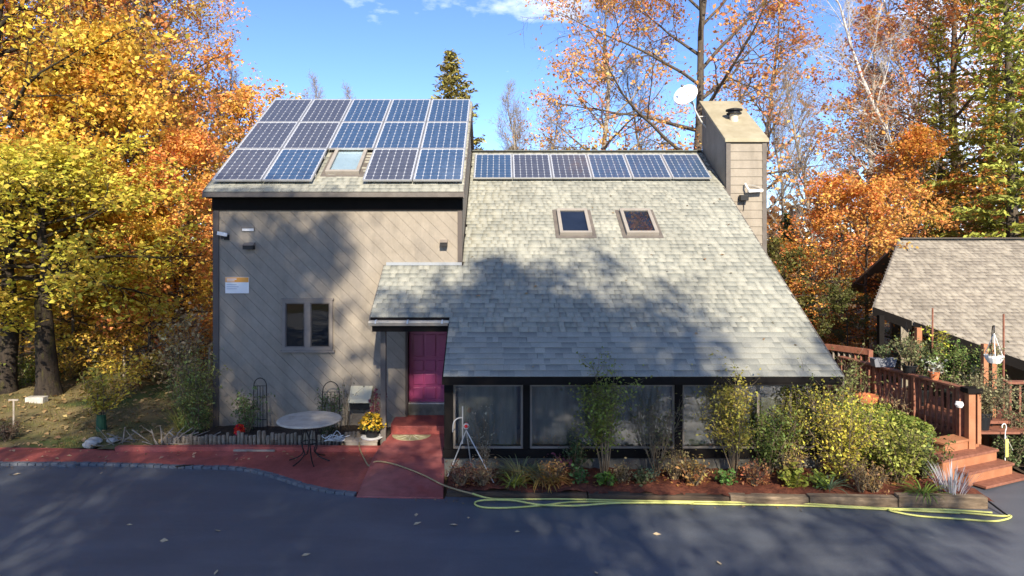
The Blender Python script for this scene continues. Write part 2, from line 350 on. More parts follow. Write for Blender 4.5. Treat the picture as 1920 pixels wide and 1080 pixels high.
sheet('ground', [(-250, -120), (250, -120), (250, 400), (-250, 400)], -.04, m_ground)
edge_px = [(0, 873), (120, 873), (240, 875), (340, 879), (430, 881), (480, 888), (520, 899), (560, 912), (610, 924), (668, 931)]
edge = catmull([Vector((-22, 11.85, 0))]+[gp(*p) for p in edge_px], 6)
BED_A, BED_B = Vector((-.83, 10.36, 0)), Vector((7.06, 9.88, 0))
drive = [(-22, -9)] + [(p.x, p.y) for p in edge] + [tuple(gp(832, 936)[:2]), (BED_A.x, BED_A.y+.1), (BED_B.x, BED_B.y+.1), (7.15, 10.75), (7.6, 11.0), (8.75, 11.25), (11.5, 11.3), (22, 11.0), (22, -9)]
sheet('driveway', drive, 0.0, m_asphalt)
# red painted walk along the house
top_px = [(720, 849), (600, 849), (400, 848), (260, 848), (200, 846), (90, 843), (0, 842)]
walk = [(p.x, p.y+.10) for p in edge] + [(gp(705, 905).x, 11.0), (gp(720, 850).x, 12.5)] + [tuple(gp(*p)[:2]) for p in top_px] + [(-22, 12.75)]
walk_o = sheet('red_walkway', walk, -.03, m_red, thick=.062)
# stone edging along the walk
ed = thing('path_edging', 'row of grey blue edging stones curving between red walkway and driveway', 'edging', (-6, 11.9, 0))
rg = random.Random(5); acc = 0.0
seg = [(edge[i], edge[i+1]) for i in range(len(edge)-1) if edge[i+1].x > -9.4]
stones = []
cur = 0.0; pos = seg[0][0].copy()
tot = [0]
for a, b in seg: tot.append(tot[-1]+(b-a).length)
def on_edge(s):
    for i, (a, b) in enumerate(seg):
        if s <= tot[i+1]: return a.lerp(b, (s-tot[i])/max(1e-6, tot[i+1]-tot[i])), (b-a).normalized()
    return seg[-1][1], (seg[-1][1]-seg[-1][0]).normalized()
s = 0.02
while s < tot[-1]-.1:
    w = rg.uniform(.125, .17); p, t = on_edge(s+w/2); n = Vector((-t.y, t.x, 0))
    MB().obox((p.x+n.x*.04, p.y+n.y*.04, .012+rg.uniform(-.004, .006)), (w-.014, .10, .06), (0, 0, math.atan2(t.y, t.x)+rg.uniform(-.04, .04))).build('edging_stone', m_edging, ed, bevel=.008)
    s += w
# ramped red walk to the step
MB().prism([gp(668, 933)+Vector((0, 0, .025)), gp(831, 936)+Vector((0, 0, .025)), Vector((-.985, 12.0, .125)), Vector((-1.0, 13.22, .165)), Vector((-2.13, 13.22, .165)), Vector((-2.21, 12.6, .15)), Vector((-2.235, 11.9, .12))], (0, 0, -.14)).build('red_ramp', m_red2, bevel=.01)['kind'] = 'structure'
st = thing('entry_step', 'red painted rounded front step below the magenta door', 'step', (-1.5, 13.5, 0))
prof = [(-2.16+.18*(1-math.cos(a)), 13.34-.18*math.sin(a)+0) for a in np.linspace(0, math.pi/2, 6)]
MB().prism([Vector((x, y, .10)) for x, y in prof]+[Vector((-.98, 13.16, .10)), Vector((-.98, 14.05, .10)), Vector((-2.16, 14.05, .10))], (0, 0, .215)).build('step_slab', m_red, st, bevel=.02)
MB().box(-2.0, -.95, 13.98, 14.2, .30, .535).build('threshold_base', m_concrete, st, bevel=.01)

# lawn and beds
def lawn_z(X, Y): return .0+.035*(vnoise(X*.8, Y*.8, 1)+1)+np.clip((Y-13.2)*.03, 0, .5)
terrain('lawn', -22, -5.6, 12.55, 19.5, .16, lawn_z, m_lawn, keep=lambda x, y: ~((x > -5.85) & (y > 13.8)) & (y > 12.6-.02*(x+6)))
def bed_z(X, Y): return .13+.03*vnoise(X*3, Y*3, 4)
terrain('flower_bed_soil', -7.9, -2.15, 12.84, 13.94, .07, lambda X, Y: .13+.03*vnoise(X*3, Y*3, 4)-.12*np.clip((-5.6-X)/1.5, 0, 1), m_soil)
def mulch_z(X, Y): return .095+.03*vnoise(X*3.1, Y*3.4, 2)+.012*np.sin(X*31)*np.cos(Y*29)
terrain('mulch_bed', -.84, 7.2, 9.9, 13.4, .06, mulch_z, m_mulch,
        keep=lambda x, y: (y > BED_A.y+(x-BED_A.x)*(BED_B.y-BED_A.y)/(BED_B.x-BED_A.x)+.06) & ((x > 5.3) | (y < 11.45)) & (y < 10.6+(7.3-x)*1.8))
terrain('side_bed_soil', 8.75, 22, 11.15, 17, .15, lambda X, Y: .03+.05*vnoise(X*2, Y*2, 7), m_soil)

# timbers holding the mulch bed
tb = thing('bed_edging', 'weathered landscape timbers edging the red mulch bed', 'edging', (BED_A.x, BED_A.y, 0))
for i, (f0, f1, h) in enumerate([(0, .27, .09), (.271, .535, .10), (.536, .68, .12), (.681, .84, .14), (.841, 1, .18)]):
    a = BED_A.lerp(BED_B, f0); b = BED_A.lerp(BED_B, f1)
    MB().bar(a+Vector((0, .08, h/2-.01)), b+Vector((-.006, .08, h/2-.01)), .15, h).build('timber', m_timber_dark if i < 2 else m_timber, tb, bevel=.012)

# ------------------------------------------------------------------ shingle fields
rng_s = random.Random(11)
EXPO = .143
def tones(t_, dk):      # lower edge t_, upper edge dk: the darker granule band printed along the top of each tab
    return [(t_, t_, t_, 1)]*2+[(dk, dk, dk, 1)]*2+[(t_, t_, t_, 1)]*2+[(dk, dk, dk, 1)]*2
SH_CACHE = {}
def shingle_mesh(w, th, tone, dk, mat):
    k = (w, th, tone, dk, mat.name)
    if k not in SH_CACHE:
        L_ = EXPO*1.12; g = .0006
        b = MB().add([(g, 0, -.002), (w-g, 0, -.002), (w-g, L_, -.002), (g, L_, -.002), (g, 0, th), (w-g, 0, th), (w-g, L_, .003), (g, L_, .003)],
                     [(4,5,6,7), (0,1,5,4), (1,2,6,5), (3,0,4,7)])
        me = bpy.data.meshes.new('shingle'); me.from_pydata(b.v, [], b.f); a_ = me.attributes.new('tint', 'FLOAT_COLOR', 'POINT'); a_.data.foreach_set('color', np.array(tones(tone, dk), dtype=np.float32).ravel()); me.materials.append(mat); SH_CACHE[k] = me
    return SH_CACHE[k]
def shingle_field(parent, y0, z0, tan, rows, xr, mat, single=0):
    """rows of shingles on a plane rising from (y0, z0); xr(y) gives the x ranges of the row; returns nothing"""
    th = math.atan(tan); c, s_ = math.cos(th), math.sin(th); V = []; Q = []; T = []; n1 = 0
    for r in range(rows):
        sl = r*EXPO
        for x0, x1 in xr(y0+sl*c):
            x = x0 - rng_s.uniform(0, .15); first = True
            while x < x1-.02:
                w = rng_s.choice((.10, .13, .165, .20, .26)); hi = rng_s.random() < .5
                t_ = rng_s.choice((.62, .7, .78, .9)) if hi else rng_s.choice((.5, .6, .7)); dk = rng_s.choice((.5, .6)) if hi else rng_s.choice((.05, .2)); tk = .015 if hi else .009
                xa = max(x, x0); xb = min(x+w, x1)
                if xb-xa < .03: x += w; continue
                p = Vector((xa, y0+sl*c, z0+sl*s_))
                if n1 < single:
                    o = put('shingle', shingle_mesh(round(xb-xa, 2), tk, t_, dk, mat), None, parent)
                    o.matrix_basis = Matrix.Translation(p) @ Matrix.Rotation(th, 4, 'X'); n1 += 1
                else:
                    L_ = EXPO*1.12; g = .0006; u = Vector((0, c, s_)); nn = Vector((0, -s_, c)); b = len(V)
                    A = p+Vector((g, 0, 0)); B = p+Vector((xb-xa-g, 0, 0))
                    V += [A-nn*.002, B-nn*.002, B+u*L_-nn*.002, A+u*L_-nn*.002, A+nn*tk, B+nn*tk, B+u*L_+nn*.003, A+u*L_+nn*.003]
                    Q += [(b+4, b+5, b+6, b+7), (b, b+1, b+5, b+4), (b+1, b+2, b+6, b+5), (b+3, b, b+4, b+7)]
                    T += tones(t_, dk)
                x += w
    if V:
        o = put('shingles', np_mesh('shingles', [tuple(v) for v in V], Q, tint=T), mat, parent); o['kind'] = 'stuff'
def slab(mb, x0, x1, ya, za, yb, zb, th):
    return mb.prism([Vector((x0, ya, za)), Vector((x1, ya, za)), Vector((x1, yb, zb)), Vector((x0, yb, zb))], (0, 0, -th))

# ------------------------------------------------------------------ the house
house = thing('house', 'grey brown shed roofed house with solar panels, magenta door and sunroom', 'house', (-.2, 13.84, 0))
YW = 13.84
# tower body
tw = MB()
tw.prism([Vector((-5.80, 13.86, -.05)), Vector((-5.80, 13.86, 4.76)), Vector((-5.80, 17.35, 6.97)), Vector((-5.80, 21.5, 4.4)), Vector((-5.80, 21.5, -.05))], (3.86, 0, 0))
wall = tw.build('tower_wall', m_siding_back, house)
tw2 = MB()
tw2.prism([Vector((-1.937, 14.45, -.05)), Vector((-1.937, 14.45, 2.58)), Vector((-1.937, 13.86, 2.58)), Vector((-1.937, 13.86, 4.76)), Vector((-1.937, 17.35, 6.97)), Vector((-1.937, 21.5, 4.4)), Vector((-1.937, 21.5, -.05))], (1.125, 0, 0))
tw2.build('tower_side_wall', m_siding, house)
def clip(poly, f):      # keep f(p) >= 0
    out = []
    for i, p in enumerate(poly):
        q = poly[(i+1) % len(poly)]; a, b = f(p), f(q)
        if a >= 0: out.append(p)
        if (a >= 0) != (b >= 0):
            t = a/(a-b); out.append((p[0]+(q[0]-p[0])*t, p[1]+(q[1]-p[1])*t))
    return out
def rect_clip(poly, x0, x1, z0, z1):
    for f in (lambda p: p[0]-x0, lambda p: x1-p[0], lambda p: p[1]-z0, lambda p: z1-p[1]):
        if poly: poly = clip(poly, f)
    return poly
pw = .185; r2 = math.sqrt(.5)
for k in range(-60, 60):
    u0 = k*pw; u1 = u0+pw-.0045          # u = (x+z)/sqrt2: boards run down to the right
    strip = [((u0*r2)-9, (u0*r2)+9), ((u0*r2)+9, (u0*r2)-9), ((u1*r2)+9, (u1*r2)-9), ((u1*r2)-9, (u1*r2)+9)]
    strip = [(x-3.3, z+2.2) for x, z in strip]
    mb = MB()
    for rc in ((-5.72, -1.945, .05, 4.75), (-1.945, -.87, 2.58, 4.75)):
        pl = rect_clip(strip, *rc)
        if len(pl) >= 3: mb.prism([Vector((x, YW, z)) for x, z in pl], (0, .0185, 0))
    if mb.v: mb.build('plank', m_siding, wall)
# corner boards and frieze
MB().box(-5.84, -5.72, 13.815, 13.93, .0, 4.50).build('corner_board', m_doorframe, house, bevel=.004)
MB().box(-.885, -.79, 13.815, 13.95, 2.55, 4.50).build('corner_board', m_doorframe, house, bevel=.004)
MB().box(-5.85, -.78, 13.80, 13.85, 4.502, 4.80).build('frieze_board', m_trim, house)
# tower roof
TT = .634; TY, TZ = 13.45, 4.846
tr = slab(MB(), -5.86, -.755, TY, TZ, 17.45, TZ+TT*4.0, .10)
slab(tr, -5.86, -.755, 17.45, TZ+TT*4.0, 21.9, TZ+TT*4.0-2.85, .10)
tower_roof = tr.build('tower_roof', m_corner, house)
shingle_field(tower_roof, TY-.015, TZ+.004, TT, 34, lambda y: [(-5.875, -.745)], m_shingle)
MB().box(-5.87, -.75, 13.425, 13.452, 4.745, 4.835).build('fascia', m_corner, house, bevel=.004)
MB().box(-5.86, -.76, 13.44, 13.86, 4.738, 4.756).build('soffit', m_trim, house)
for x in (-5.885, -.752):
    MB().prism([Vector((x, TY-.02, TZ-.12)), Vector((x, 17.45, TZ+TT*4-.12)), Vector((x, 17.45, TZ+TT*4+.015)), Vector((x, TY-.02, TZ+.015))], (.022, 0, 0)).build('rake_board', m_corner, house)
# main roof with the porch roof in the same plane
MT = .593; MY, MZ = 11.0, 1.709
yz = lambda y: MZ+MT*(y-MY)
mr_ = slab(MB(), -.92, 5.50, MY, MZ, 18.8, yz(18.8), .11)
slab(mr_, -2.36, -.92, 12.31, yz(12.31), 13.84, yz(13.84), .09)
slab(mr_, -.80, 5.50, 18.8, yz(18.8), 21.5, yz(18.8)-1.6, .11)
main_roof = mr_.build('main_roof', m_trim, house)
def xr_main(y):
    if y > 13.80: return [(-.79, 5.515)]
    if y > 12.29: return [(-2.375, 5.515)]
    return [(-.935, 5.515)]
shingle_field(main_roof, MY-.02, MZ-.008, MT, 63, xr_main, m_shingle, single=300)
# ridge cap, flashing
MB().bar((-.79, 18.8, yz(18.8)+.01), (5.5, 18.8, yz(18.8)+.01), .28, .03).build('ridge_cap', m_shingle, house)
MB().box(-2.33, -.80, 13.805, 13.838, yz(13.84)-.005, yz(13.84)+.055).build('flashing', m_flash, house)
MB().prism([Vector((-.83, 13.84, yz(13.84)+.012)), Vector((-.83, 18.5, yz(18.5)+.012)), Vector((-.83, 18.5, yz(18.5)+.13)), Vector((-.83, 13.84, yz(13.84)+.13))], (.022, 0, 0)).build('step_flashing', m_corner, house)
MB().box(-.93, 5.50, 11.02, 11.05, MZ-.15, MZ-.01).build('fascia', m_trim, house)
MB().prism([Vector((5.50, MY-.01, MZ-.16)), Vector((5.50, 18.8, yz(18.8)-.16)), Vector((5.50, 18.8, yz(18.8)+.012)), Vector((5.50, MY-.01, MZ+.012))], (.022, 0, 0)).build('rake_board', m_corner, house)
MB().prism([Vector((-.955, MY-.01, MZ-.14)), Vector((-.955, 13.82, yz(13.82)-.14)), Vector((-.955, 13.82, yz(13.82)-.02)), Vector((-.955, MY-.01, MZ-.02))], (.03, 0, 0)).build('rake_board', m_trim, house)
MB().prism([Vector((-2.385, 12.30, yz(12.30)-.12)), Vector((-2.385, 13.83, yz(13.83)-.12)), Vector((-2.385, 13.83, yz(13.83)+.01)), Vector((-2.385, 12.30, yz(12.30)+.01))], (.022, 0, 0)).build('rake_board', m_corner, house)
# porch gutter with straps, porch ceiling, post
gy, gz = 12.25, yz(12.31)-.03
gut = MB().prism([Vector((-2.38, gy+.05, gz)), Vector((-2.38, gy-.05, gz-.01)), Vector((-2.38, gy-.06, gz-.035)), Vector((-2.38, gy-.02, gz-.095)), Vector((-2.38, gy+.05, gz-.095))], (1.44, 0, 0)).build('gutter', m_gutter, house, bevel=.004)
for x in (-2.25, -1.68, -1.06):
    MB().box(x-.012, x+.012, gy-.066, gy+.055, gz-.012, gz+.008).add([], []).box(x-.012, x+.012, gy-.068, gy-.060, gz-.05, gz+.008).build('hanger_strap', m_white, gut)
MB().box(-2.34, -.94, 12.33, 13.82, yz(12.31)-.16, yz(12.31)-.12).build('porch_ceiling', m_trim, house)
MB().box(-2.26, -2.16, 12.75, 12.85, .05, 2.42).build('porch_post', m_corner, house, bevel=.006)
MB().box(-2.33, -.93, 12.31, 12.36, yz(12.31)-.24, yz(12.31)-.10).build('porch_beam', m_trim, house)
# side wall of the entry and body below the main roof
bd = MB()
bd.prism([Vector((-.86, 11.40, -.05)), Vector((-.86, 11.40, 1.60)), Vector((-.86, 18.7, yz(18.7)-.13)), Vector((-.86, 21.4, 4.4)), Vector((-.86, 21.4, -.05))], (.06, 0, 0))
bd.prism([Vector((5.24, 11.40, -.05)), Vector((5.24, 11.40, 1.60)), Vector((5.24, 18.7, yz(18.7)-.13)), Vector((5.24, 21.4, 4.4)), Vector((5.24, 21.4, -.05))], (.06, 0, 0))
bd.box(-.80, 5.24, 21.3, 21.4, -.05, 4.6)
bd.build('side_wall', m_siding, house)
MB().box(-.80, 5.24, 13.9, 13.95, 0, 3.2).build('room_wall', m_room, house)
MB().box(-.80, 5.24, 11.6, 13.9, .02, .06).build('room_floor', m_room, house)
# sunroom front: base, sill, posts, header, windows
YS = 11.36
MB().box(-.95, 5.34, YS+.02, YS+.16, -.05, .285).build('base_wall', m_concrete, house)
MB().box(-.97, 5.36, YS-.05, YS+.14, .285, .425).build('sill_beam', m_trim, house, bevel=.006)
MB().box(-.95, 5.34, YS-.02, YS+.12, 1.50, 1.64).build('header_beam', m_trim, house)
post_x = [(-.95, -.80), (.36, .475), (2.885, 3.01), (5.22, 5.34)]
for a, b in post_x: MB().box(a, b, YS-.03, YS+.10, .426, 1.498).build('sunroom_post', m_trim, house, bevel=.005)
def window(x0, x1, z0, z1, mull, y=YS):
    w = MB(); fw = .035
    w.box(x0, x1, y+.01, y+.05, z0, z0+fw).box(x0, x1, y+.01, y+.05, z1-fw, z1).box(x0, x0+fw, y+.01, y+.05, z0+fw, z1-fw).box(x1-fw, x1, y+.01, y+.05, z0+fw, z1-fw)
    xs = [x0+fw]+list(mull)+[x1-fw]
    for m in mull: w.box(m-.02, m+.02, y+.012, y+.048, z0+fw, z1-fw)
    o = w.build('window', m_frame, house)
    for i in range(len(xs)-1):
        MB().box(xs[i]+(.02 if i else 0), xs[i+1]-(.02 if i < len(xs)-2 else 0), y+.028, y+.034, z0+fw, z1-fw).build('pane', m_glass, o)
    return o
window(-.80, .36, .427, 1.498, []); window(.475, 2.885, .427, 1.498, [1.68]); window(3.01, 5.22, .427, 1.498, [4.28, 4.82])
def curtain(x0, x1, z0, z1, y, seed, fold=.03):
    xs = np.arange(x0, x1, .02); ph = random.Random(seed).uniform(0, 6)
    ys = y+fold*np.sin(xs*34+ph+1.2*np.sin(xs*5))
    V = [(x, yy, z) for z in (z0, z1) for x, yy in zip(xs, ys)]; n = len(xs)
    Q = [(i, i+1, n+i+1, n+i) for i in range(n-1)]
    return put('curtain', np_mesh('curtain', V, Q, smooth=True), m_curtain, house)
for i, (a, b) in enumerate([(-.72, .28), (.50, 1.66), (1.70, 2.86), (3.03, 4.2), (4.38, 4.78)]): curtain(a, b, .45, 1.49, YS+.16, i, .012)
MB().box(4.36, 4.44, YS+.9, YS+.95, 1.0, 1.45).build('room_lamp', m_terra, house)
# tower window
wx0, wx1, wz0, wz1 = -4.43, -3.41, 1.67, 2.69
w = MB(); y0 = YW-.045; fw = .06
w.box(wx0, wx1, y0, YW+.002, wz0, wz0+fw).box(wx0, wx1, y0, YW+.002, wz1-fw, wz1).box(wx0, wx0+fw, y0, YW+.002, wz0+fw, wz1-fw).box(wx1-fw, wx1, y0, YW+.002, wz0+fw, wz1-fw)
w.box(-3.975, -3.865, y0+.004, YW+.002, wz0+fw, wz1-fw)
win = w.build('window', m_frame, house, bevel=.004)
for a, b in ((wx0+fw, -3.975), (-3.865, wx1-fw)):
    s_ = MB(); q = .022; yy = y0+.012
    s_.box(a, b, yy, YW, wz0+fw, wz0+fw+q).box(a, b, yy, YW, wz1-fw-q, wz1-fw).box(a, a+q, yy, YW, wz0+fw+q, wz1-fw-q).box(b-q, b, yy, YW, wz0+fw+q, wz1-fw-q)
    s_.build('sash', m_corner, win)
    MB().box(a+q, b-q, YW-.016, YW-.012, wz0+fw+q, wz1-fw-q).build('pane', m_glass_dark, win)
    MB().box(a+q, b-q, YW-.008, YW-.003, wz0+fw+q, wz1-fw-q).build('insect_screen', m_screen, win)
MB().box(wx0-.04, wx1+.04, y0-.02, YW, wz0-.045, wz0).build('sill', m_frame, win, bevel=.004)
MB().box(wx0-.02, wx1+.02, y0-.012, YW, wz1, wz1+.03).build('drip_cap', m_frame, win)
# door in the entry
DY = 14.10
door = MB().box(-1.90, -1.0, DY, DY+.045, .545, 2.58).build('door', m_pink, house)
for c in range(3):
    for z0, z1 in ((.62, .86), (.92, 1.14), (1.20, 1.42), (1.50, 1.95), (2.02, 2.45)):
        x0 = -1.82+c*.255
        MB().prism([Vector((x0, DY-.001, z0)), Vector((x0+.21, DY-.001, z0)), Vector((x0+.21, DY-.001, z1)), Vector((x0, DY-.001, z1))], (0, -.020, 0)).build('panel', m_pink, door, bevel=.016)
MB().lathe([(0, -.03), (.028, -.03), (.034, 0), (.028, .03), (0, .03)], (-1.08, DY-.05, 1.45), 12).build('knob', m_alu2, door, smooth=True)
MB().box(-1.96, -1.905, DY-.24, DY+.06, .30, 2.58).box(-.995, -.94, DY-.24, DY+.06, .30, 2.58).box(-1.96, -.94, DY-.03, DY+.06, 2.585, 2.66).build('door_frame', m_doorframe, house)
MB().box(-1.905, -.995, DY-.10, DY+.05, .535, .560).build('door_sill', m_alu2, house)
# chimney
chim = MB().prism([Vector((5.56, 16.82, -.05)), Vector((5.56, 16.82, 6.33)), Vector((5.56, 18.86, 7.61)), Vector((5.56, 18.86, -.05))], (.94, 0, 0)).build('chimney', m_siding_back, house)
z = 3.0
while z < 6.28:
    z1 = min(z+.205, 6.33)
    MB().add([(5.64, 16.818, z), (6.42, 16.818, z), (6.42, 16.792, z), (5.64, 16.792, z), (5.64, 16.818, z1-.006), (6.42, 16.818, z1-.006), (6.42, 16.806, z1-.006), (5.64, 16.806, z1-.006)],
             [(0,1,2,3), (4,7,6,5), (3,2,6,7), (0,3,7,4), (2,1,5,6), (0,4,5,1)]).build('siding_board', m_siding, chim)
    z += .205
for k in range(12):                      # boards on the shaded flank follow the roof slope
    ya = 16.9+k*.163
    MB().prism([Vector((5.559, ya, 3.8)), Vector((5.559, ya+.157, 3.8)), Vector((5.559, ya+.157, 6.33+(ya+.157-16.82)*.6275-.03)), Vector((5.559, ya, 6.33+(ya-16.82)*.6275-.03))], (-.016, 0, 0)).build('siding_board', m_siding, chim)
for x0, x1 in ((5.53, 5.64), (6.42, 6.53)): MB().box(x0, x1, 16.785, 16.90, 2.8, 6.30).build('corner_board', m_corner, chim, bevel=.004)
MB().prism([Vector((5.49, 16.74, 6.30)), Vector((5.49, 18.93, 7.675)), Vector((5.49, 18.93, 7.76)), Vector((5.49, 16.74, 6.385))], (1.08, 0, 0)).build('chimney_cap', m_capstone, chim, bevel=.012)
fl = MB().lathe([(0, 0), (.11, 0), (.11, .24), (0, .24)], (6.05, 17.75, 6.93), 20).build('flue_pipe', m_gutter, chim, smooth=False)
MB().lathe([(0, .24), (.19, .24), (.19, .27), (.15, .275), (.15, .32), (.21, .325), (.21, .36), (.10, .39), (0, .39)], (6.05, 17.75, 6.93), 20).build('flue_cap', m_black, chim)
# skylights
def skylight(x0, x1, ya, yb, y_, z_, tan, gm, sm=None):
    th = math.atan(tan); L_ = (yb-ya)/math.cos(th); Mx = Matrix.Translation((x0, ya, z_+tan*(ya-y_))) @ Matrix.Rotation(th, 4, 'X'); W = x1-x0
    def tb_(mb):
        mb.v = [tuple(Mx @ Vector(p)) for p in mb.v]; return mb
    f = .075; h = .105
    fr = MB().box(0, W, 0, f, -.02, h).box(0, W, L_-f, L_, -.02, h).box(0, f, f, L_-f, -.02, h).box(W-f, W, f, L_-f, -.02, h)
    sk = tb_(fr).build('skylight', m_skyframe, house, bevel=.008)
    tb_(MB().box(f, W-f, f, L_-f, h-.035, h-.028)).build('pane', gm, sk)
    tb_(MB().box(f, W-f, f, L_-f, .034, .040)).build('shade', sm or m_sk_shade, sk)
    tb_(MB().box(-.09, W+.09, -.10, 0, .012, .022).box(-.09, 0, 0, L_+.08, .012, .022).box(W, W+.09, 0, L_+.08, .012, .022)).build('flashing', m_corner, sk)
m_sk_shade = M('skylight_shade', (.05, .055, .07), (.12, .125, .14), scale=2.0, rough=.8)
skylight(1.27, 1.97, 14.83, 15.78, MY, MZ, MT, m_skyglass); skylight(2.72, 3.42, 14.83, 15.78, MY, MZ, MT, m_skyglass)
skylight(-3.62, -2.92, 14.05, 15.02, TY, TZ, TT, glass_mat('clear_skylight_glass', (.85, .9, .92), .12, .02), M('painted_sky_reflection', (.45, .50, .54), (.62, .66, .68), scale=1.5, rough=.8))  # pale sheet colour under this pane imitates whitish sky reflected in the glass

# ------------------------------------------------------------------ solar panels
PW, PL = .985, 1.47
def panel_proto(cellmat):
    root = thing('solar_panel', 'x', 'solar panel', group='solar panels on the roofs')
    t = .04; f = .022
    MB().box(0, PW, 0, f, 0, t).box(0, PW, PL-f, PL, 0, t).box(0, f, f, PL-f, 0, t).box(PW-f, PW, f, PL-f, 0, t).build('frame', m_alu, root, local=True)
    MB().box(f, PW-f, f, PL-f, .012, .030).build('backsheet', m_back, root, local=True)
    nx, ny = 6, 9; cw = (PW-2*f-.03)/nx; ch = (PL-2*f-.03)/ny; V = []; Fc = []; q = .017; g = .0035
    for i in range(nx):
        for j in range(ny):
            x0 = f+.015+i*cw+g; y0 = f+.015+j*ch+g; x1 = x0+cw-2*g; y1 = y0+ch-2*g; b = len(V)
            V += [(x0+q, y0, .033), (x1-q, y0, .033), (x1, y0+q, .033), (x1, y1-q, .033), (x1-q, y1, .033), (x0+q, y1, .033), (x0, y1-q, .033), (x0, y0+q, .033)]
            Fc.append(tuple(range(b, b+8)))
    me = bpy.data.meshes.new('cells'); me.from_pydata(V, [], Fc)
    c = put('cells', me, cellmat, root, local=True); c['kind'] = 'stuff'
    for y in (.3, 1.15): MB().box(-.01, PW+.01, y, y+.05, -.07, -.002).build('mounting_rail', m_alu2, root, local=True)
    return root
pA, pB = panel_proto(m_cell_a), panel_proto(m_cell_b); used = set()
def place_panel(proto, x, y, z, tan, label):
    o = proto if proto.name not in used else copy_tree(proto)
    used.add(proto.name)
    o.location = (x, y, z); o.rotation_euler = (math.atan(tan), 0, 0); o['label'] = label; return o
th = math.atan(TT); pit = 1.487
col_w = ['leftmost', 'second from the left', 'middle', 'fourth from the left', 'rightmost']; row_w = ['bottom', 'middle', 'top']
grey = {(2, 0), (2, 1), (1, 0), (1, 1), (0, 0), (0, 3)}
for r in range(3):
    for c in range(5):
        if r == 0 and c == 2: continue
        s_ = r*pit; y = 13.61+s_*math.cos(th); zz = TZ+TT*(13.61-TY)+.12+s_*math.sin(th)
        lab = 'solar panel in %s row of tall roof, %s%s' % (row_w[r], ('' if r else 'beside skylight, ') if c in (1, 3) and r == 0 else '', col_w[c])
        place_panel(pB if (r, c) in grey else pA, -5.765+c*1.0, y, zz, TT, lab)
ord6 = ['first from the tall tower', 'second from the tall tower', 'third from the tall tower', 'third from the chimney', 'second from the chimney', 'nearest the chimney']
for c in range(6):
    place_panel(pB if c in (1, 2) else pA, -.70+c*.998, 17.10, yz(17.10)+.10, MT, 'solar panel in single row along lower roof ridge, '+ord6[c])

# ------------------------------------------------------------------ plant generators
def polytubes(lines):
    """lines: list of (pts Nx3, radii N, sides) -> verts, quads"""
    V = []; Q = []; off = 0
    for pts, rad, k in lines:
        pts = np.asarray(pts, dtype=float); n = len(pts)
        t = np.gradient(pts, axis=0); t /= np.linalg.norm(t, axis=1, keepdims=True)+1e-9
        mt = t.mean(0); ref = np.array([0, 0, 1.]) if abs(mt[2]) < .8*np.linalg.norm(mt) else np.array([1., 0, 0])
        a = ref-t*(t@ref)[:, None]; a /= np.linalg.norm(a, axis=1, keepdims=True)+1e-9; b = np.cross(t, a)
        th = np.arange(k)*2*np.pi/k
        v = pts[:, None, :]+(a[:, None, :]*np.cos(th)[None, :, None]+b[:, None, :]*np.sin(th)[None, :, None])*np.asarray(rad)[:, None, None]
        V.append(v.reshape(-1, 3)); i = np.arange(n-1)[:, None]*k+np.arange(k)[None, :]; i2 = np.arange(n-1)[:, None]*k+(np.arange(k)[None, :]+1) % k
        Q.append(np.stack([i, i2, i2+k, i+k], -1).reshape(-1, 4)+off); off += n*k
    return np.concatenate(V), np.concatenate(Q)
def leaf_quads(rng, C, size, up=.4, asp=.62, axis=None, svar=.6, fold=.14):
    n = len(C); nr = rng.normal(size=(n, 3)); nr[:, 2] = np.abs(nr[:, 2])+up; nr /= np.linalg.norm(nr, axis=1, keepdims=True)
    if axis is None: ax = rng.normal(size=(n, 3))
    else: ax = axis+rng.normal(size=(n, 3))*.35
    u = ax-nr*(ax*nr).sum(1, keepdims=True); u /= np.linalg.norm(u, axis=1, keepdims=True)+1e-9; v = np.cross(nr, u)
    s = size*(1+svar*rng.uniform(-1, 1, n))[:, None]
    P = np.stack([C-u*s*.5, C+v*s*asp*.5-u*s*.04+nr*s*fold, C+u*s*.5, C-v*s*asp*.5-u*s*.04+nr*s*fold], 1)
    return P.reshape(-1, 3), np.arange(n*4).reshape(n, 4)
def tint_of(rng, n, cl=None):
    h = np.clip(rng.normal(.5, .2, n)+(0 if cl is None else cl[0]), 0, 1); v = np.clip(rng.normal(.5, .2, n)+(0 if cl is None else cl[1]), 0, 1)
    return np.repeat(np.stack([h, v, np.ones(n), np.ones(n)], 1), 4, axis=0)
def norm(v): return v/(np.linalg.norm(v)+1e-9)
def bend_line(rng, p, d, L, n, wob, lift):
    pts = [np.array(p, float)]; d = norm(np.array(d, float)); st = L/n
    for i in range(n):
        d = norm(d+rng.normal(size=3)*wob+np.array([0, 0, lift])); pts.append(pts[-1]+d*st)
    return np.array(pts)
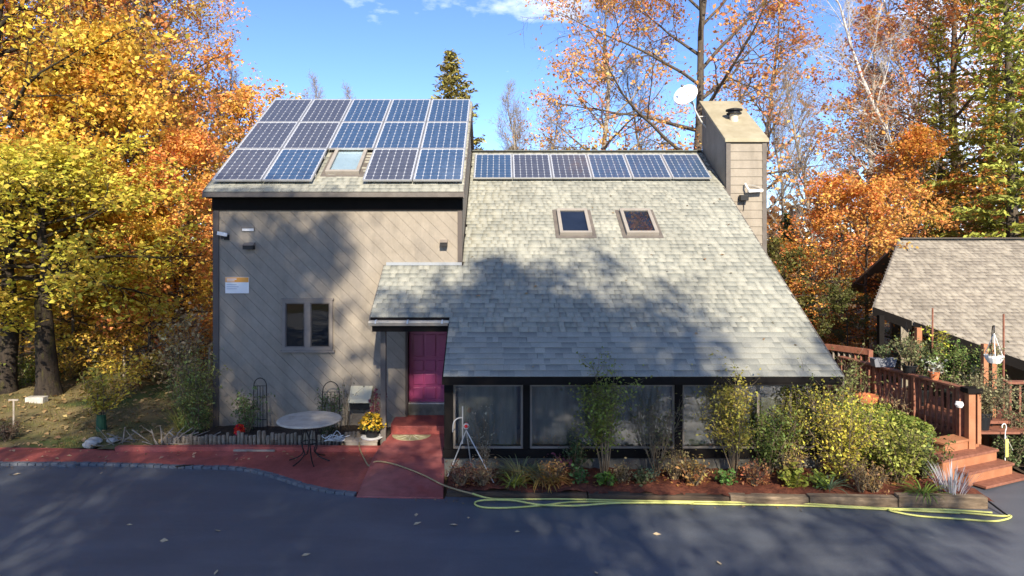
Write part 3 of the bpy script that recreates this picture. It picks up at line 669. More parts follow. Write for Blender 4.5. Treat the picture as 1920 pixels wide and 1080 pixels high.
def gen_tree(seed, H, r0, cb, CR, nl, leaves, ls, lift=.07, el=(15, 60), n2=7, n3=5, bareness=0.0, top_fork=True, lean=(0, 0), profile=None, spread3=.16, twig4=0, up=.4):
    rng = np.random.default_rng(seed); lines = []; n = 12; z = np.linspace(0, 1, n)
    tp = np.stack([lean[0]*z*H+np.cumsum(rng.normal(0, .012*H, n))*z, lean[1]*z*H+np.cumsum(rng.normal(0, .012*H, n))*z, z*H], 1)
    tr = r0*(1-z)**.75*.92+.012+r0*.28*np.exp(-z*30); lines.append((tp, tr, 10)); ends = []
    prof = profile or (lambda t: (.35+.65*math.sin(math.pi*min(1, (t*1.0)**.7)))*(1 if t < .85 else .75))
    for i in range(nl):
        t = cb+(1-cb)*((i+.5)/nl)**.9*.98; tt = (t-cb)/(1-cb); p = np.array([np.interp(t, z, tp[:, k]) for k in range(3)])
        az = i*2.39996+rng.uniform(-.4, .4); e = R(el[0]+(el[1]-el[0])*tt+rng.uniform(-10, 10)); L = CR*prof(tt)*rng.uniform(.75, 1.15)
        d = np.array([math.cos(az)*math.cos(e), math.sin(az)*math.cos(e), math.sin(e)]); m = 7
        lp = bend_line(rng, p, d, L, m, .10, lift*.6); rr = max(.014, min(np.interp(t, z, tr)*.55, .012*L+.03)); lr = rr*(1-np.linspace(0, 1, m+1)*.85)
        lines.append((lp, lr, 6))
        for j in range(n2):
            s = .22+.78*(j+rng.uniform(.2, .9))/n2; q = min(m-1, int(s*m)); p2 = lp[q]+(lp[q+1]-lp[q])*(s*m-q if s*m-q < 1 else 1); dd = norm(lp[min(q+1, m)]-lp[max(q-1, 0)])
            side = norm(np.cross(dd, rng.normal(size=3)+np.array([0, 0, .8])))*(1 if j % 2 else -1); d2 = norm(dd*.75+side*.85+np.array([0, 0, .08])); L2 = L*(.52-.26*s)*rng.uniform(.7, 1.25)
            lp2 = bend_line(rng, p2, d2, L2, 4, .14, lift); r2_ = max(.007, lr[q]*.5); lines.append((lp2, np.linspace(r2_, .004, 5), 4))
            for k in range(n3):
                s3 = .25+.75*(k+rng.uniform(.1, .9))/n3; q3 = min(3, int(s3*4)); p3 = lp2[q3]+(lp2[q3+1]-lp2[q3])*min(1, s3*4-q3); d3 = norm(norm(lp2[q3+1]-lp2[q3])*.7+norm(rng.normal(size=3))*.9)
                L3 = L2*rng.uniform(.3, .6)+.08; lp3 = bend_line(rng, p3, d3, L3, 3, .2, lift); lines.append((lp3, np.linspace(max(.004, r2_*.5), .0025, 4), 3))
                ends.append(lp3)
                for _ in range(twig4):
                    q4 = rng.integers(0, 3); d4 = norm(norm(lp3[q4+1]-lp3[q4])*.8+norm(rng.normal(size=3))*.8); lp4 = bend_line(rng, lp3[q4], d4, L3*rng.uniform(.5, .9), 2, .2, lift); lines.append((lp4, [.0035, .003, .002], 3))
    wood = np_mesh('trunk', *polytubes(lines), smooth=True); crown = None
    if leaves:
        ends = np.array(ends); keep = rng.uniform(size=len(ends)) > bareness; ends = ends[keep]; w = rng.gamma(1.6, 1, len(ends)); idx = rng.choice(len(ends), leaves, p=w/w.sum())
        s = rng.uniform(.1, 1.08, leaves)*3; q = np.minimum(2, s.astype(int)); C = ends[idx, q]+(ends[idx, q+1]-ends[idx, q])*(s-q)[:, None]; C = C+rng.normal(size=C.shape)*spread3*np.array([1, 1, .7])
        clh = rng.normal(0, .16, len(ends)); clv = rng.normal(0, .10, len(ends)); V, Q = leaf_quads(rng, C, ls, up=up); crown = np_mesh('crown', V, Q, tint=tint_of(rng, leaves, (clh[idx], clv[idx])))
    return wood, crown
def gen_conifer(seed, H, r0, CR, cb=.06, nw=46, per=5, droop=-.12, nl=.16, dens=1.0, el0=8):
    rng = np.random.default_rng(seed); z = np.linspace(0, 1, 12); lines = []; tp = np.stack([np.cumsum(rng.normal(0, .004*H, 12)), np.cumsum(rng.normal(0, .004*H, 12)), z*H], 1); tr = r0*(1-z)+.01
    lines.append((tp, tr, 8)); C = []; A = []; K = []
    for i in range(nw):
        t = cb+(1-cb)*(i/nw); p0 = np.array([np.interp(t, z, tp[:, k]) for k in range(3)]); Lm = CR*(1-t)**.85*(.65+.35*rng.uniform())+.12
        for j in range(per):
            az = 2*math.pi*(j/per)+i*1.1+rng.uniform(-.4, .4); L = Lm*rng.uniform(.55, 1.15); e = R(el0+22*t+rng.uniform(-8, 8)); d = np.array([math.cos(az)*math.cos(e), math.sin(az)*math.cos(e), math.sin(e)])
            lp = bend_line(rng, p0, d, L, 5, .06, droop*.4); lines.append((lp, np.linspace(.008+.008*L, .003, 6), 4)); nb = max(3, int(L*5.5*dens)); cv = rng.normal(0, .18)
            for k in range(nb):
                s = (.15+.85*(k+.5)/nb)*5; q = min(4, int(s)); p = lp[q]+(lp[q+1]-lp[q])*(s-q); dd = norm(lp[q+1]-lp[q]); side = norm(np.cross(dd, [0, 0, 1]))*(1 if k % 2 else -1)
                bl = (.14+.42*L*(1-.75*k/nb)*.5)*rng.uniform(.7, 1.2); d2 = norm(dd*.8+side*.8+np.array([0, 0, -.15])); m = max(3, int(bl*26*dens)); ss = np.linspace(.05, 1, m)
                C.append(p+d2*bl*ss[:, None]+rng.normal(size=(m, 3))*.035); A.append(np.repeat((d2*.6+np.array([0, 0, -.25]))[None], m, 0)+rng.normal(size=(m, 3))*.4); K.append(np.full(m, cv))
    C = np.concatenate(C); A = np.concatenate(A); K = np.concatenate(K); V, Q = leaf_quads(rng, C, nl, up=.6, asp=.34, axis=A, fold=.03)
    return np_mesh('trunk', *polytubes(lines), smooth=True), np_mesh('crown', V, Q, tint=tint_of(rng, len(C), (K*.4, K)))
def gen_shrub(seed, H, spread, stems, twigs, leaves, ls, z0=.2, droop=0.0, spr=.05, up=.3, r=.010, conv=.05, axis=None, asp=.55):
    rng = np.random.default_rng(seed); lines = []; ends = []
    for i in range(stems):
        az = i*2.39996+rng.uniform(-.4, .4); tilt = rng.uniform(.1, 1)*spread/H; d = np.array([math.cos(az)*tilt, math.sin(az)*tilt, 1.]); L = H*rng.uniform(.72, 1.05)
        p = np.array([math.cos(az), math.sin(az), 0])*conv*rng.uniform(.2, 1); lp = bend_line(rng, p, d, L, 7, .07, .04-droop); lines.append((lp, np.linspace(r, .003, 8), 5))
        for j in range(twigs):
            s = (z0+(1-z0)*(j+rng.uniform(0, 1))/twigs)*7; q = min(6, int(s)); p2 = lp[q]+(lp[q+1]-lp[q])*(s-q); d2 = norm(norm(lp[q+1]-lp[q])*.8+norm(rng.normal(size=3))*.8)
            lp2 = bend_line(rng, p2, d2, H*rng.uniform(.12, .30), 3, .15, .05-droop*2); lines.append((lp2, np.linspace(.004, .0018, 4), 3)); ends.append(lp2)
    wood = np_mesh('stems', *polytubes(lines), smooth=True); fol = None
    if leaves:
        ends = np.array(ends); idx = rng.integers(0, len(ends), leaves); s = rng.uniform(0, 1.05, leaves)*3; q = np.minimum(2, s.astype(int)); C = ends[idx, q]+(ends[idx, q+1]-ends[idx, q])*(s-q)[:, None]+rng.normal(size=(leaves, 3))*spr
        C[:, 2] = np.maximum(C[:, 2], .02); cl = rng.normal(0, .15, len(ends)); V, Q = leaf_quads(rng, C, ls, up=up, asp=asp, axis=None if axis is None else np.array(axis)); fol = np_mesh('foliage', V, Q, tint=tint_of(rng, leaves, (cl[idx], cl[idx])))
    return wood, fol
def gen_blades(seed, n, L, w, arch, base=.08, z=(.6, 1.1), lean=0.0):
    """clump of strap leaves, each a bent strip of five sections"""
    rng = np.random.default_rng(seed); V = []; Q = []; T = []; m = 6
    for i in range(n):
        az = rng.uniform(0, 6.283); out = np.array([math.cos(az), math.sin(az), 0]); sd = np.array([-math.sin(az), math.cos(az), 0]); l = L*rng.uniform(.6, 1.1); a = arch*rng.uniform(.5, 1.3); e = rng.uniform(*z); p = out*base*rng.uniform(0, 1); b = len(V)
        tn = [np.clip(rng.normal(.5, .22), 0, 1), np.clip(rng.normal(.5, .22), 0, 1), 1, 1]
        for k in range(m):
            t = k/(m-1); ww = w*(1-(t*1.02)**3)*(.6+.4*min(1, t*4))+.0015; V += [p-sd*ww/2, p+sd*ww/2]; T += [tn, tn]
            ang = e-a*t*1.5; p = p+(out*math.cos(ang)+np.array([lean, 0, 1])*math.sin(ang))*l/(m-1)
        Q += [(b+2*k, b+2*k+1, b+2*k+3, b+2*k+2) for k in range(m-1)]
    V = np.array(V); V[:, 2] = np.maximum(V[:, 2], .012)
    return np_mesh('blades', V, Q, smooth=True, tint=T)

# ------------------------------------------------------------------ trees
YEL, GOLD, ORA, RUST, LIME, TAN, GRN, BRN = (.82, .58, .10), (.84, .50, .10), (.82, .42, .12), (.55, .24, .10), (.66, .56, .085), (.42, .25, .10), (.085, .12, .026), (.30, .15, .07)
PROTO = {
 'tall':   gen_tree(1, 17, .26, .20, 4.6, 34, 24000, .135, lift=.02, el=(2, 62), n2=8, n3=6, spread3=.20),
 'tall2':  gen_tree(2, 16, .22, .16, 4.2, 32, 20000, .135, lift=.0, el=(-4, 60), n2=8, n3=6, spread3=.2, lean=(.05, 0)),
 'low':    gen_tree(14, 6.6, .27, .46, 3.7, 24, 13000, .125, lift=-.01, el=(-6, 55), n2=8, n3=6, spread3=.18),
 'mid':    gen_tree(3, 9, .12, .14, 3.2, 26, 15000, .12, lift=.0, el=(-2, 55), n2=7, n3=5, spread3=.16),
 'mid2':   gen_tree(4, 8, .10, .12, 3.4, 24, 12000, .12, lift=-.01, el=(-5, 50), n2=7, n3=5, spread3=.15),
 'oak':    gen_tree(5, 18, .22, .22, 6.0, 26, 12500, .125, lift=.05, el=(18, 66), n2=8, n3=5, bareness=.38, spread3=.20, twig4=2, up=.1),
 'sparse': gen_tree(6, 15, .16, .22, 3.6, 26, 6800, .125, lift=.06, el=(20, 68), n2=8, n3=5, bareness=.45, spread3=.2, twig4=1),
 'shade':  gen_tree(16, 20, .28, .40, 5.2, 26, 17000, .17, lift=.05, el=(10, 66), n2=7, n3=4, bareness=.5, spread3=.30, twig4=1),
 'bare':   gen_tree(7, 12, .11, .15, 2.6, 26, 0, .1, lift=.12, el=(35, 74), n2=9, n3=6, twig4=2),
 'birch':  gen_tree(8, 15, .12, .28, 3.0, 22, 500, .10, lift=.10, el=(40, 72), n2=8, n3=6, twig4=2, bareness=.6),
 'small':  gen_tree(9, 5, .05, .10, 2.2, 18, 6000, .10, lift=-.01, el=(0, 50), n2=6, n3=5, spread3=.11),
 'hemlock': gen_conifer(10, 17, .22, 3.4, nw=52, per=6, nl=.20, dens=.95),
 'pine':   gen_conifer(11, 12, .15, 4.2, nw=58, per=7, droop=-.03, nl=.21, dens=1.1, el0=12),
}
BARK = {'birch': m_birch, 'bare': m_bark_pale, 'sparse': m_bark_pale, 'oak': m_bark_pale, 'shade': m_bark}
rt = random.Random(77)
def tree(kind, x, y, label, color, s=1.0, group=None, bark=None, name=None, sz=None, rz=None, tiltx=0, tilty=0, cat='tree', z=-.04):
    t = thing(name or {'hemlock': 'hemlock_tree', 'pine': 'pine_tree', 'birch': 'birch_tree', 'oak': 'oak_tree', 'bare': 'bare_tree', 'small': 'young_tree'}.get(kind, 'maple_tree'), label, cat, group=group)
    wood, crown = PROTO[kind]; bk = bark or BARK.get(kind, m_bark)
    if not wood.materials: wood.materials.append(bk)
    o = put('trunk', wood, None, t, local=True)
    if wood.materials[0] != bk: o.material_slots[0].link = 'OBJECT'; o.material_slots[0].material = bk
    if crown:
        if not crown.materials: crown.materials.append(m_needle if kind in ('hemlock', 'pine') else m_leaf)
        c = put('crown', crown, None, t, local=True); c.color = (*color, 1)
    t.location = (x, y, z); t.rotation_euler = (tiltx, tilty, rt.uniform(0, 6.28) if rz is None else rz); t.scale = (s, s, sz or s)
    return t
def tx(px, d): return (px-940)*d/F
WL = 'autumn trees in the wood left of the house'; WR = 'trees behind the deck and outbuilding'; WB = 'trees behind the house'
# wood on the left: (kind, pixel column, distance, colour, scale, bark, label)
left = [
 ('low', 8, 16.9, LIME, 1.0, m_bark_dark, 'thick dark trunk maple with lime yellow leaves at left picture edge'),
 ('low', 92, 16.7, LIME, 1.05, m_bark_dark, 'leaning dark trunk maple with yellow green leaves beside concrete block'),
 ('tall', -30, 19.5, YEL, 1.0, m_bark_dark, 'tall yellow maple with dark trunk at the upper left picture corner'),
 ('mid', 178, 20.5, YEL, 1.1, m_bark_dark, 'slim dark trunk maple with yellow leaves, left of the twin slim trunks'),
 ('mid2', 210, 20.8, GOLD, 1.1, m_bark_dark, 'slim dark trunk maple with golden leaves, right of the twin slim trunks'),
 ('tall', 225, 23.5, ORA, 1.0, m_bark, 'tall orange maple rising from the wood left of tower roof'),
 ('tall2', 130, 24.0, ORA, 1.05, m_bark, 'tall deep orange maple in the middle of the left wood'),
 ('tall', 40, 27.0, GOLD, 1.1, m_bark, 'tall golden maple deep in the left wood near picture edge'),
 ('tall2', 165, 30.0, YEL, 1.15, m_bark, 'tall yellow maple deep in the wood behind the orange ones'),
 ('oak', 290, 25.0, ORA, .80, m_bark_pale, 'half bare oak with long pale limbs reaching over the tower roof'),
 ('sparse', 250, 22.5, ORA, .95, m_bark_pale, 'thin leaved orange tree with pale patchy trunk in left wood'),
 ('mid', 345, 19.6, ORA, .75, m_bark, 'low orange maple close beside the tower corner'),
 ('small', 280, 18.4, YEL, .85, m_bark, 'small yellow maple sapling in front of dark woodland gap'),
 ('small', 40, 19.5, LIME, 1.0, m_bark, 'small lime green sapling between the two thick dark trunks'),
 ('small', 140, 19.0, YEL, .9, m_bark, 'small bright yellow sapling right of the leaning dark trunk'),
 ('small', 112, 19.6, YEL, 1.1, m_bark, 'leafy yellow sapling behind the leaning dark trunk'),
 ('small', 235, 20.4, YEL, 1.1, m_bark, 'yellow sapling behind the twin slim trunks'),
 ('small', 320, 21.0, GOLD, 1.0, m_bark, 'golden sapling between dark gap and tower'),
 ('mid2', 20, 22.5, YEL, .85, m_bark, 'bushy yellow maple filling behind the left edge trunk'),
 ('mid2', 150, 26.5, GOLD, .9, m_bark, 'bushy golden maple behind the saplings'),
 ('mid2', 455, 27.0, GOLD, 1.15, m_bark, 'golden maple whose top shows at the tower roof edge'),
 ('mid2', 290, 33.0, ORA, 1.4, m_bark, 'far orange maple filling the back of the left wood'),
 ('mid', 90, 34.0, GOLD, 1.4, m_bark, 'far golden maple filling the back of the left wood'),
]
for k, px, d, c, s, b, lab in left: tree(k, tx(px, d), d, lab, c, s, WL, b, sz=.80 if k == 'low' else None)
for i, (px, d, s) in enumerate([(560, 36, 1.0), (625, 34, .92), (690, 40, .9), (400, 30, .95)]):
    tree('bare', tx(px, d), d, ['bare grey tree above the tower roof, left one', 'bare grey tree above the tower roof, middle one', 'bare grey tree above the tower roof, right one', 'bare grey tree behind the orange wood near tower'][i], BRN, s, WB)
# behind the house
tree('pine', tx(850, 27), 27, 'slender pine with brown tinged top beside tower roof', (.30, .26, .07), .95, WB)
for i, (px, d, s) in enumerate([(945, 31, .80), (992, 29, .86), (1030, 33, .85)]):
    tree('bare', tx(px, d), d, ['thin bare tree behind lower roof, next to the pine', 'thin bare forked tree behind the ridge panels', 'thin bare tree half hidden by orange oak leaves'][i], BRN, s, WB)
tree('oak', tx(1305, 25), 25, 'large half bare oak with orange leaves behind the chimney', (.80, .40, .14), 1.0, WB, m_bark, rz=.6)
tree('oak', tx(1120, 28), 28, 'orange brown oak behind the middle of the lower roof', (.78, .39, .12), .80, WB, rz=2.2)
tree('mid', tx(1085, 26), 26, 'short olive brown tree right behind the ridge panels', (.36, .25, .06), .78, WB)
tree('sparse', tx(1425, 27), 27, 'sparse orange tree rising right of the chimney top', (.80, .39, .14), .95, WB)
tree('bare', tx(1225, 31), 31, 'bare twiggy tree seen past the satellite dish', (.78, .42, .16), 1.0, WB)
# right side
right = [
 ('bare', 1530, 24.0, BRN, .82, None, 'bare many stemmed tree against white cloud right of chimney'),
 ('bare', 1480, 27.0, BRN, .80, None, 'fine twigged bare tree just right of the chimney'),
 ('sparse', 1640, 24.5, RUST, .80, m_bark_pale, 'rust red maple with layered branches behind the deck'),
 ('mid', 1565, 20.5, (.70, .30, .07), .62, m_bark, 'low orange maple between house and outbuilding'),
 ('mid2', 1625, 19.8, ORA, .66, m_bark, 'low bright orange maple at the outbuilding roof corner'),
 ('tall', 1790, 26.0, ORA, .92, m_bark, 'tall orange maple behind the outbuilding roof'),
 ('mid', 1715, 22.5, (.62, .28, .06), .80, m_bark, 'dense orange brown maple just above the outbuilding roof'),
 ('tall2', 1850, 27.0, RUST, 1.1, m_bark, 'tall rust orange tree behind the hemlock'),
 ('hemlock', 1890, 21.5, (.32, .34, .065), 1.0, m_bark, 'tall green hemlock at the right picture edge'),
 ('hemlock', 1775, 24.0, (.38, .37, .07), .70, m_bark, 'shorter yellow green hemlock above the outbuilding'),
 ('pine', 1478, 22.0, (.085, .115, .035), .40, m_bark, 'small dark evergreen low behind the roof corner'),
 ('birch', 1880, 24.5, TAN, 1.0, None, 'white birch with bare leaning stem above orange maples'),
 ('birch', 1905, 27.0, TAN, 1.1, None, 'second white birch stem just right of the leaning birch'),
 ('small', 1480, 18.9, (.16, .15, .04), .72, m_bark, 'olive green bush like tree beside the roof edge'),
 ('small', 1590, 17.6, (.13, .14, .04), .50, m_bark, 'grey green bush behind the back deck railing'),
 ('mid2', 1960, 24.0, GOLD, 1.1, m_bark, 'golden maple at the far right behind the roof'),
 ('sparse', 1610, 33.0, BRN, .80, m_bark_pale, 'brown sparse tree far behind the deck'),
]
for k, px, d, c, s, b, lab in right: tree(k, tx(px, d), d, lab, c, s, WR, b, tilty=(-.38 if px < 1900 else -.30) if k == 'birch' else 0, rz=0 if k == 'birch' else None)
# trees across the driveway, behind the viewer: they shade the drive and house front
SH = 'trees across the driveway opposite the house'
for i, (k, x, y, s) in enumerate([('shade', -3.9, -15, 1.08), ('shade', 3.7, -12.5, .90), ('shade', 5.4, -20, 1.10), ('shade', .1, -20, 1.15), ('tall2', -1.6, -13, .84), ('tall', 3.0, -15.5, .92), ('tall', -5.6, -14, .86), ('oak', 9.8, -24, .95), ('mid', 3.2, -11.5, 1.2), ('sparse', 14.5, -19, 1.0)]):
    tree(k, x, y, 'autumn tree standing across the driveway opposite the house', ORA, s, SH)
# far wood as one mass
rngw = np.random.default_rng(3); n = 26000
wx = rngw.uniform(-70, 75, n); wy = rngw.uniform(44, 62, n); hmax = 7.5+2.2*np.sin(wx*.23)+1.6*np.sin(wx*.61+1)+1.0*np.sin(wx*1.7); wz = hmax*rngw.uniform(0, 1, n)**.7
V, Q = leaf_quads(rngw, np.stack([wx, wy, wz], 1), .62, up=.2); tn = np.repeat(np.stack([np.clip(.5+.35*np.sin(wx*.5)+rngw.normal(0, .2, n), 0, 1), rngw.uniform(.1, .8, n), np.ones(n), np.ones(n)], 1), 4, 0)
fw = put('far_wood', np_mesh('far_wood', V, Q, tint=tn), m_leaf); fw.color = (.30, .16, .045, 1); tag(fw, 'far brown and orange wood closing the view behind the house', 'wood', kind='stuff')

# ------------------------------------------------------------------ outbuilding and deck on the right
ob = thing('outbuilding', 'low brown shingled outbuilding with diagonal eave beside the deck', 'outbuilding', (11, 15.5, 0))
OT = .593; OY, OZ = 18.0, 3.92
oz = lambda y: OZ-(18.0-y)*OT
P1x, P1y, E2x, E2y, R1x = 8.38, 15.37, 11.4, 13.2, 10.52
rf = MB().prism([Vector((R1x, 18, oz(18))), Vector((P1x, P1y, oz(P1y))), Vector((E2x, E2y, oz(E2y))), Vector((24, E2y, oz(E2y))), Vector((24, 18, oz(18)))], (0, 0, -.07))
m_sheath = M('roof_sheathing', (.20, .175, .145), rough=.9)
orf = rf.build('roof', m_sheath, ob)
def xr_o(y):
    y2 = y
    if y2 < P1y: return [(P1x+(P1y-y2)/(P1y-E2y)*(E2x-P1x)+.02, 24)]
    return [(P1x+(y2-P1y)/(18-P1y)*(R1x-P1x)+.02, 24)]
EXPO = .125
shingle_field(orf, E2y, oz(E2y)+.004, OT, 45, xr_o, m_shingle_b)
EXPO = .143
MB().prism([Vector((R1x, 18, oz(18))), Vector((24, 18, oz(18))), Vector((24, 21, oz(18)-1.6)), Vector((R1x, 21, oz(18)-1.6))], (0, 0, -.07)).build('back_roof', m_sheath, ob)
MB().bar((R1x-.02, 18, OZ+.03), (24, 18, OZ+.03), .3, .03).build('ridge_cap', m_shingle_b, ob)
a, b = Vector((P1x, P1y, oz(P1y))), Vector((E2x, E2y, oz(E2y))); mid = a.lerp(b, .20)
dn = Vector((0, 0, -.17)); nrm = Vector((-(b-a).y, (b-a).x, 0)).normalized()*-.035
for p, q in ((a, mid), (mid+(b-a)*.012, b)): MB().prism([p+Vector((0, 0, .03)), q+Vector((0, 0, .03)), q+dn, p+dn], nrm).build('fascia', m_trim, ob)
MB().prism([Vector((R1x, 18, oz(18)+.03)), a+Vector((0, 0, .03)), a+Vector((0, 0, -.12)), Vector((R1x, 18, oz(18)-.12))], (-.03, 0, 0)).build('rake_board', m_corner, ob)
MB().box(11.9, 24, 16.6, 16.7, 0, 3.0).box(11.9, 12.0, 13.6, 16.6, 0, 1.2).box(11.95, 24, 20.9, 21, 0, 2.3).build('wall', m_shed, ob)
MB().box(8.42, 8.53, 15.2, 15.31, 0, 2.22).build('post', m_trim, ob)
MB().box(8.80, 8.98, 15.03, 15.05, .3, 2.14).build('corner_panel', m_shed, ob)
MB().box(9.0, 9.11, 14.78, 14.89, 0, 2.0).build('post', m_deck_or, ob)

dk = thing('deck', 'red stained raised wooden deck with baluster railing', 'deck', (8.2, 13, 0))
DF = .65; RT = 1.42
ra, rb = Vector((7.84, 11.42, 0)), Vector((7.26, 14.6, 0)); rd = (rb-ra).normalized(); rl = (rb-ra).length
n = 22
for i in range(n):                      # floor boards
    y = 11.55+i*.19; x0 = 7.84-(y-11.42)*.182+.02
    MB().box(x0, 9.7 if y < 14.2 else 8.9, y, y+.182, DF-.035, DF+.0).build('floor_board', m_deck, dk)
MB().box(7.3, 9.7, 15.6, 15.72, DF-.2, DF-.04).build('joist', m_deck, dk)
MB().bar(ra+Vector((0, 0, DF-.12)), rb+Vector((0, 0, DF-.12)), .04, .2).build('rim_joist', m_deck, dk)
MB().bar(ra+Vector((0, 0, RT-.02)), rb+Vector((0, 0, RT-.02)), .15, .04).build('top_rail', m_deck, dk, bevel=.006)
MB().bar(ra+Vector((0, 0, RT-.085)), rb+Vector((0, 0, RT-.085)), .04, .09).build('rail_beam', m_deck, dk)
MB().bar(ra+Vector((0, 0, DF+.06)), rb+Vector((0, 0, DF+.06)), .04, .07).build('bottom_rail', m_deck, dk)
nb = 25
for i in range(nb):
    p = ra+rd*(.16+i*(rl-.25)/(nb-1)); w = .036 if i % 8 else .09
    MB().box(p.x-w/2-.03, p.x+w/2-.03, p.y-w/2, p.y+w/2, DF-.10, RT-.042).build('baluster', m_deck, dk)
for p in (ra, rb): MB().box(p.x-.055, p.x+.055, p.y-.055, p.y+.055, 0, RT-.05).build('railing_post', m_deck_or if p is ra else m_deck, dk)
MB().box(7.925, 7.985, 11.36, 11.42, .5, RT-.06).build('railing_post', m_deck_or, dk)
MB().obox((7.87, 11.42, RT-.03), (.26, .2, .09)).build('post_cap', m_trim, dk, bevel=.01)
qa, qb = Vector((7.64, 16.1, 0)), Vector((8.25, 15.3, 0))
MB().bar(qa+Vector((0, 0, RT-.03)), qb+Vector((0, 0, RT-.03)), .12, .12).build('top_rail', m_deck, dk)
for i in range(8):
    p = qa.lerp(qb, (i+.5)/8); MB().box(p.x-.02, p.x+.02, p.y-.02, p.y+.02, .3, RT-.09).build('baluster', m_frame if i < 5 else m_deck, dk)
MB().box(8.2, 8.3, 15.24, 15.34, 0, RT+.02).build('railing_post', m_deck, dk)
MB().bar((8.85, 12.0, RT-.02), (10.6, 12.0, RT-.02), .14, .04).build('top_rail', m_deck, dk); MB().bar((8.85, 12.0, DF+.08), (10.6, 12.0, DF+.08), .04, .07).build('bottom_rail', m_deck, dk)
for i in range(10): MB().box(8.95+i*.17, 8.985+i*.17, 12.02, 12.055, DF-.1, RT-.04).build('baluster', m_deck, dk)
for x, y in ((8.80, 12.45), (8.99, 12.5)): MB().box(x, x+.085, y, y+.085, 0, 2.0).build('roof_post', m_deck_or, dk)
MB().box(8.25, 8.85, 11.85, 12.05, DF+.06, DF+.11).build('bench_board', m_deck, dk)

sr = thing('deck_stairs', 'orange stained wooden steps leading up to the deck from driveway', 'stairs', (7.7, 11.1, 0))
ax = Vector((.913, .407, 0)); pr = Vector((.407, -.913, 0)); sa = math.atan2(ax.y, ax.x)
tre = [(Vector((8.0, 10.98, 0)), .045, 1.15, m_deck), (Vector((7.82, 11.10, 0)), .22, 1.2, m_deck), (Vector((7.56, 11.20, 0)), .40, 1.45, m_deck), (Vector((7.60, 11.45, 0)), .565, .95, m_deck_or)]
for i, (c, z, w, m_) in enumerate(tre):
    MB().obox((c.x, c.y, z), (w, .30, .04), (0, 0, sa)).build('tread', m_, sr, bevel=.005)
    if i:
        pz = tre[i-1][1]; f = c+pr*.12
        MB().obox((f.x, f.y, (z-.02+.02)/2), (w-.1, .025, z-.04), (0, 0, sa)).build('riser', m_deck_or, sr)
        for s_ in (-1, 1):
            e = c+ax*(w/2-.06)*s_; MB().obox((e.x, e.y, z/2-.012), (.05, .26, z-.03), (0, 0, sa)).build('stringer', m_deck_or, sr)

# ------------------------------------------------------------------ things on the house
def sec_cam(x, y, z, label, rz, flip=1):
    t = thing('security_camera', label, 'camera', (x, y, z))
    MB().obox((x+.06*flip, y-.02, z-.05), (.09, .05, .10)).build('bracket', m_black, t)
    MB().obox((x, y-.09, z+.02), (.19, .10, .075), (0, .2*flip, rz)).build('housing', m_white, t, bevel=.01)
    MB().obox((x+.02, y-.08, z-.045), (.10, .07, .05), (0, 0, rz)).build('lens', m_black, t, bevel=.01)
sec_cam(-5.62, YW-.0, 4.0, 'small white security camera at upper left of tower wall', .3)
t = thing('wall_vent', 'narrow white wall vent near upper left corner of tower', 'vent', (-5.13, YW, 4.11))
MB().box(-5.26, -5.0, YW-.03, YW, 4.075, 4.085).box(-5.26, -5.0, YW-.03, YW, 4.135, 4.155).box(-5.26, -5.25, YW-.03, YW, 4.085, 4.135).box(-5.01, -5.0, YW-.03, YW, 4.085, 4.135).build('frame', m_frame, t)
MB().box(-5.25, -5.01, YW-.02, YW-.001, 4.085, 4.135).build('louvre', m_white, t)
def wall_light(x, z, w, label):
    t = thing('wall_light', label, 'wall light', (x, YW, z))
    MB().prism([Vector((x-w/2, YW, z+.05)), Vector((x-w/2, YW-.05, z+.05)), Vector((x-w/2, YW-.17, z-.01)), Vector((x-w/2, YW, z-.01))], (w, 0, 0)).build('hood', m_frame, t)
    MB().box(x-w/2+.005, x+w/2-.005, YW-.15, YW-.001, z-.09, z-.012).build('lamp_body', m_black, t)
wall_light(-5.09, 3.80, .21, 'dark floodlight box under the white vent'); wall_light(-1.16, 3.86, .15, 'small dark floodlight at right end of tower wall')
sg = thing('wall_sign', 'white notice board with orange header on the tower wall', 'sign', (-5.35, YW, 2.98))
MB().box(-5.59, -5.11, YW-.02, YW-.001, 2.82, 3.15).build('board', m_white, sg, bevel=.003)
m_orange = M('orange_print', (.75, .33, .06), rough=.5); m_grey = M('grey_print', (.45, .47, .52), rough=.6)
MB().box(-5.585, -5.115, YW-.0235, YW-.0205, 3.045, 3.145).build('header', m_orange, sg)
MB().box(-5.56, -5.36, YW-.0265, YW-.024, 3.10, 3.118).box(-5.56, -5.40, YW-.0265, YW-.024, 3.065, 3.08).build('header_print', m_white, sg)
for i in range(4): MB().box(-5.56, -5.36+.04*(i % 2), YW-.0235, YW-.0205, 2.99-i*.042, 3.003-i*.042).build('print_line', m_grey, sg)
MB().lathe([(0, 0), (.035, 0), (.035, .004), (0, .004)], (0, 0, 0), 16).build('emblem', m_black, sg)
e = sg.children[-1]; e.matrix_parent_inverse = Matrix.Identity(4); e.rotation_euler = (R(90), 0, 0); e.location = (.12, -.021, -.08)
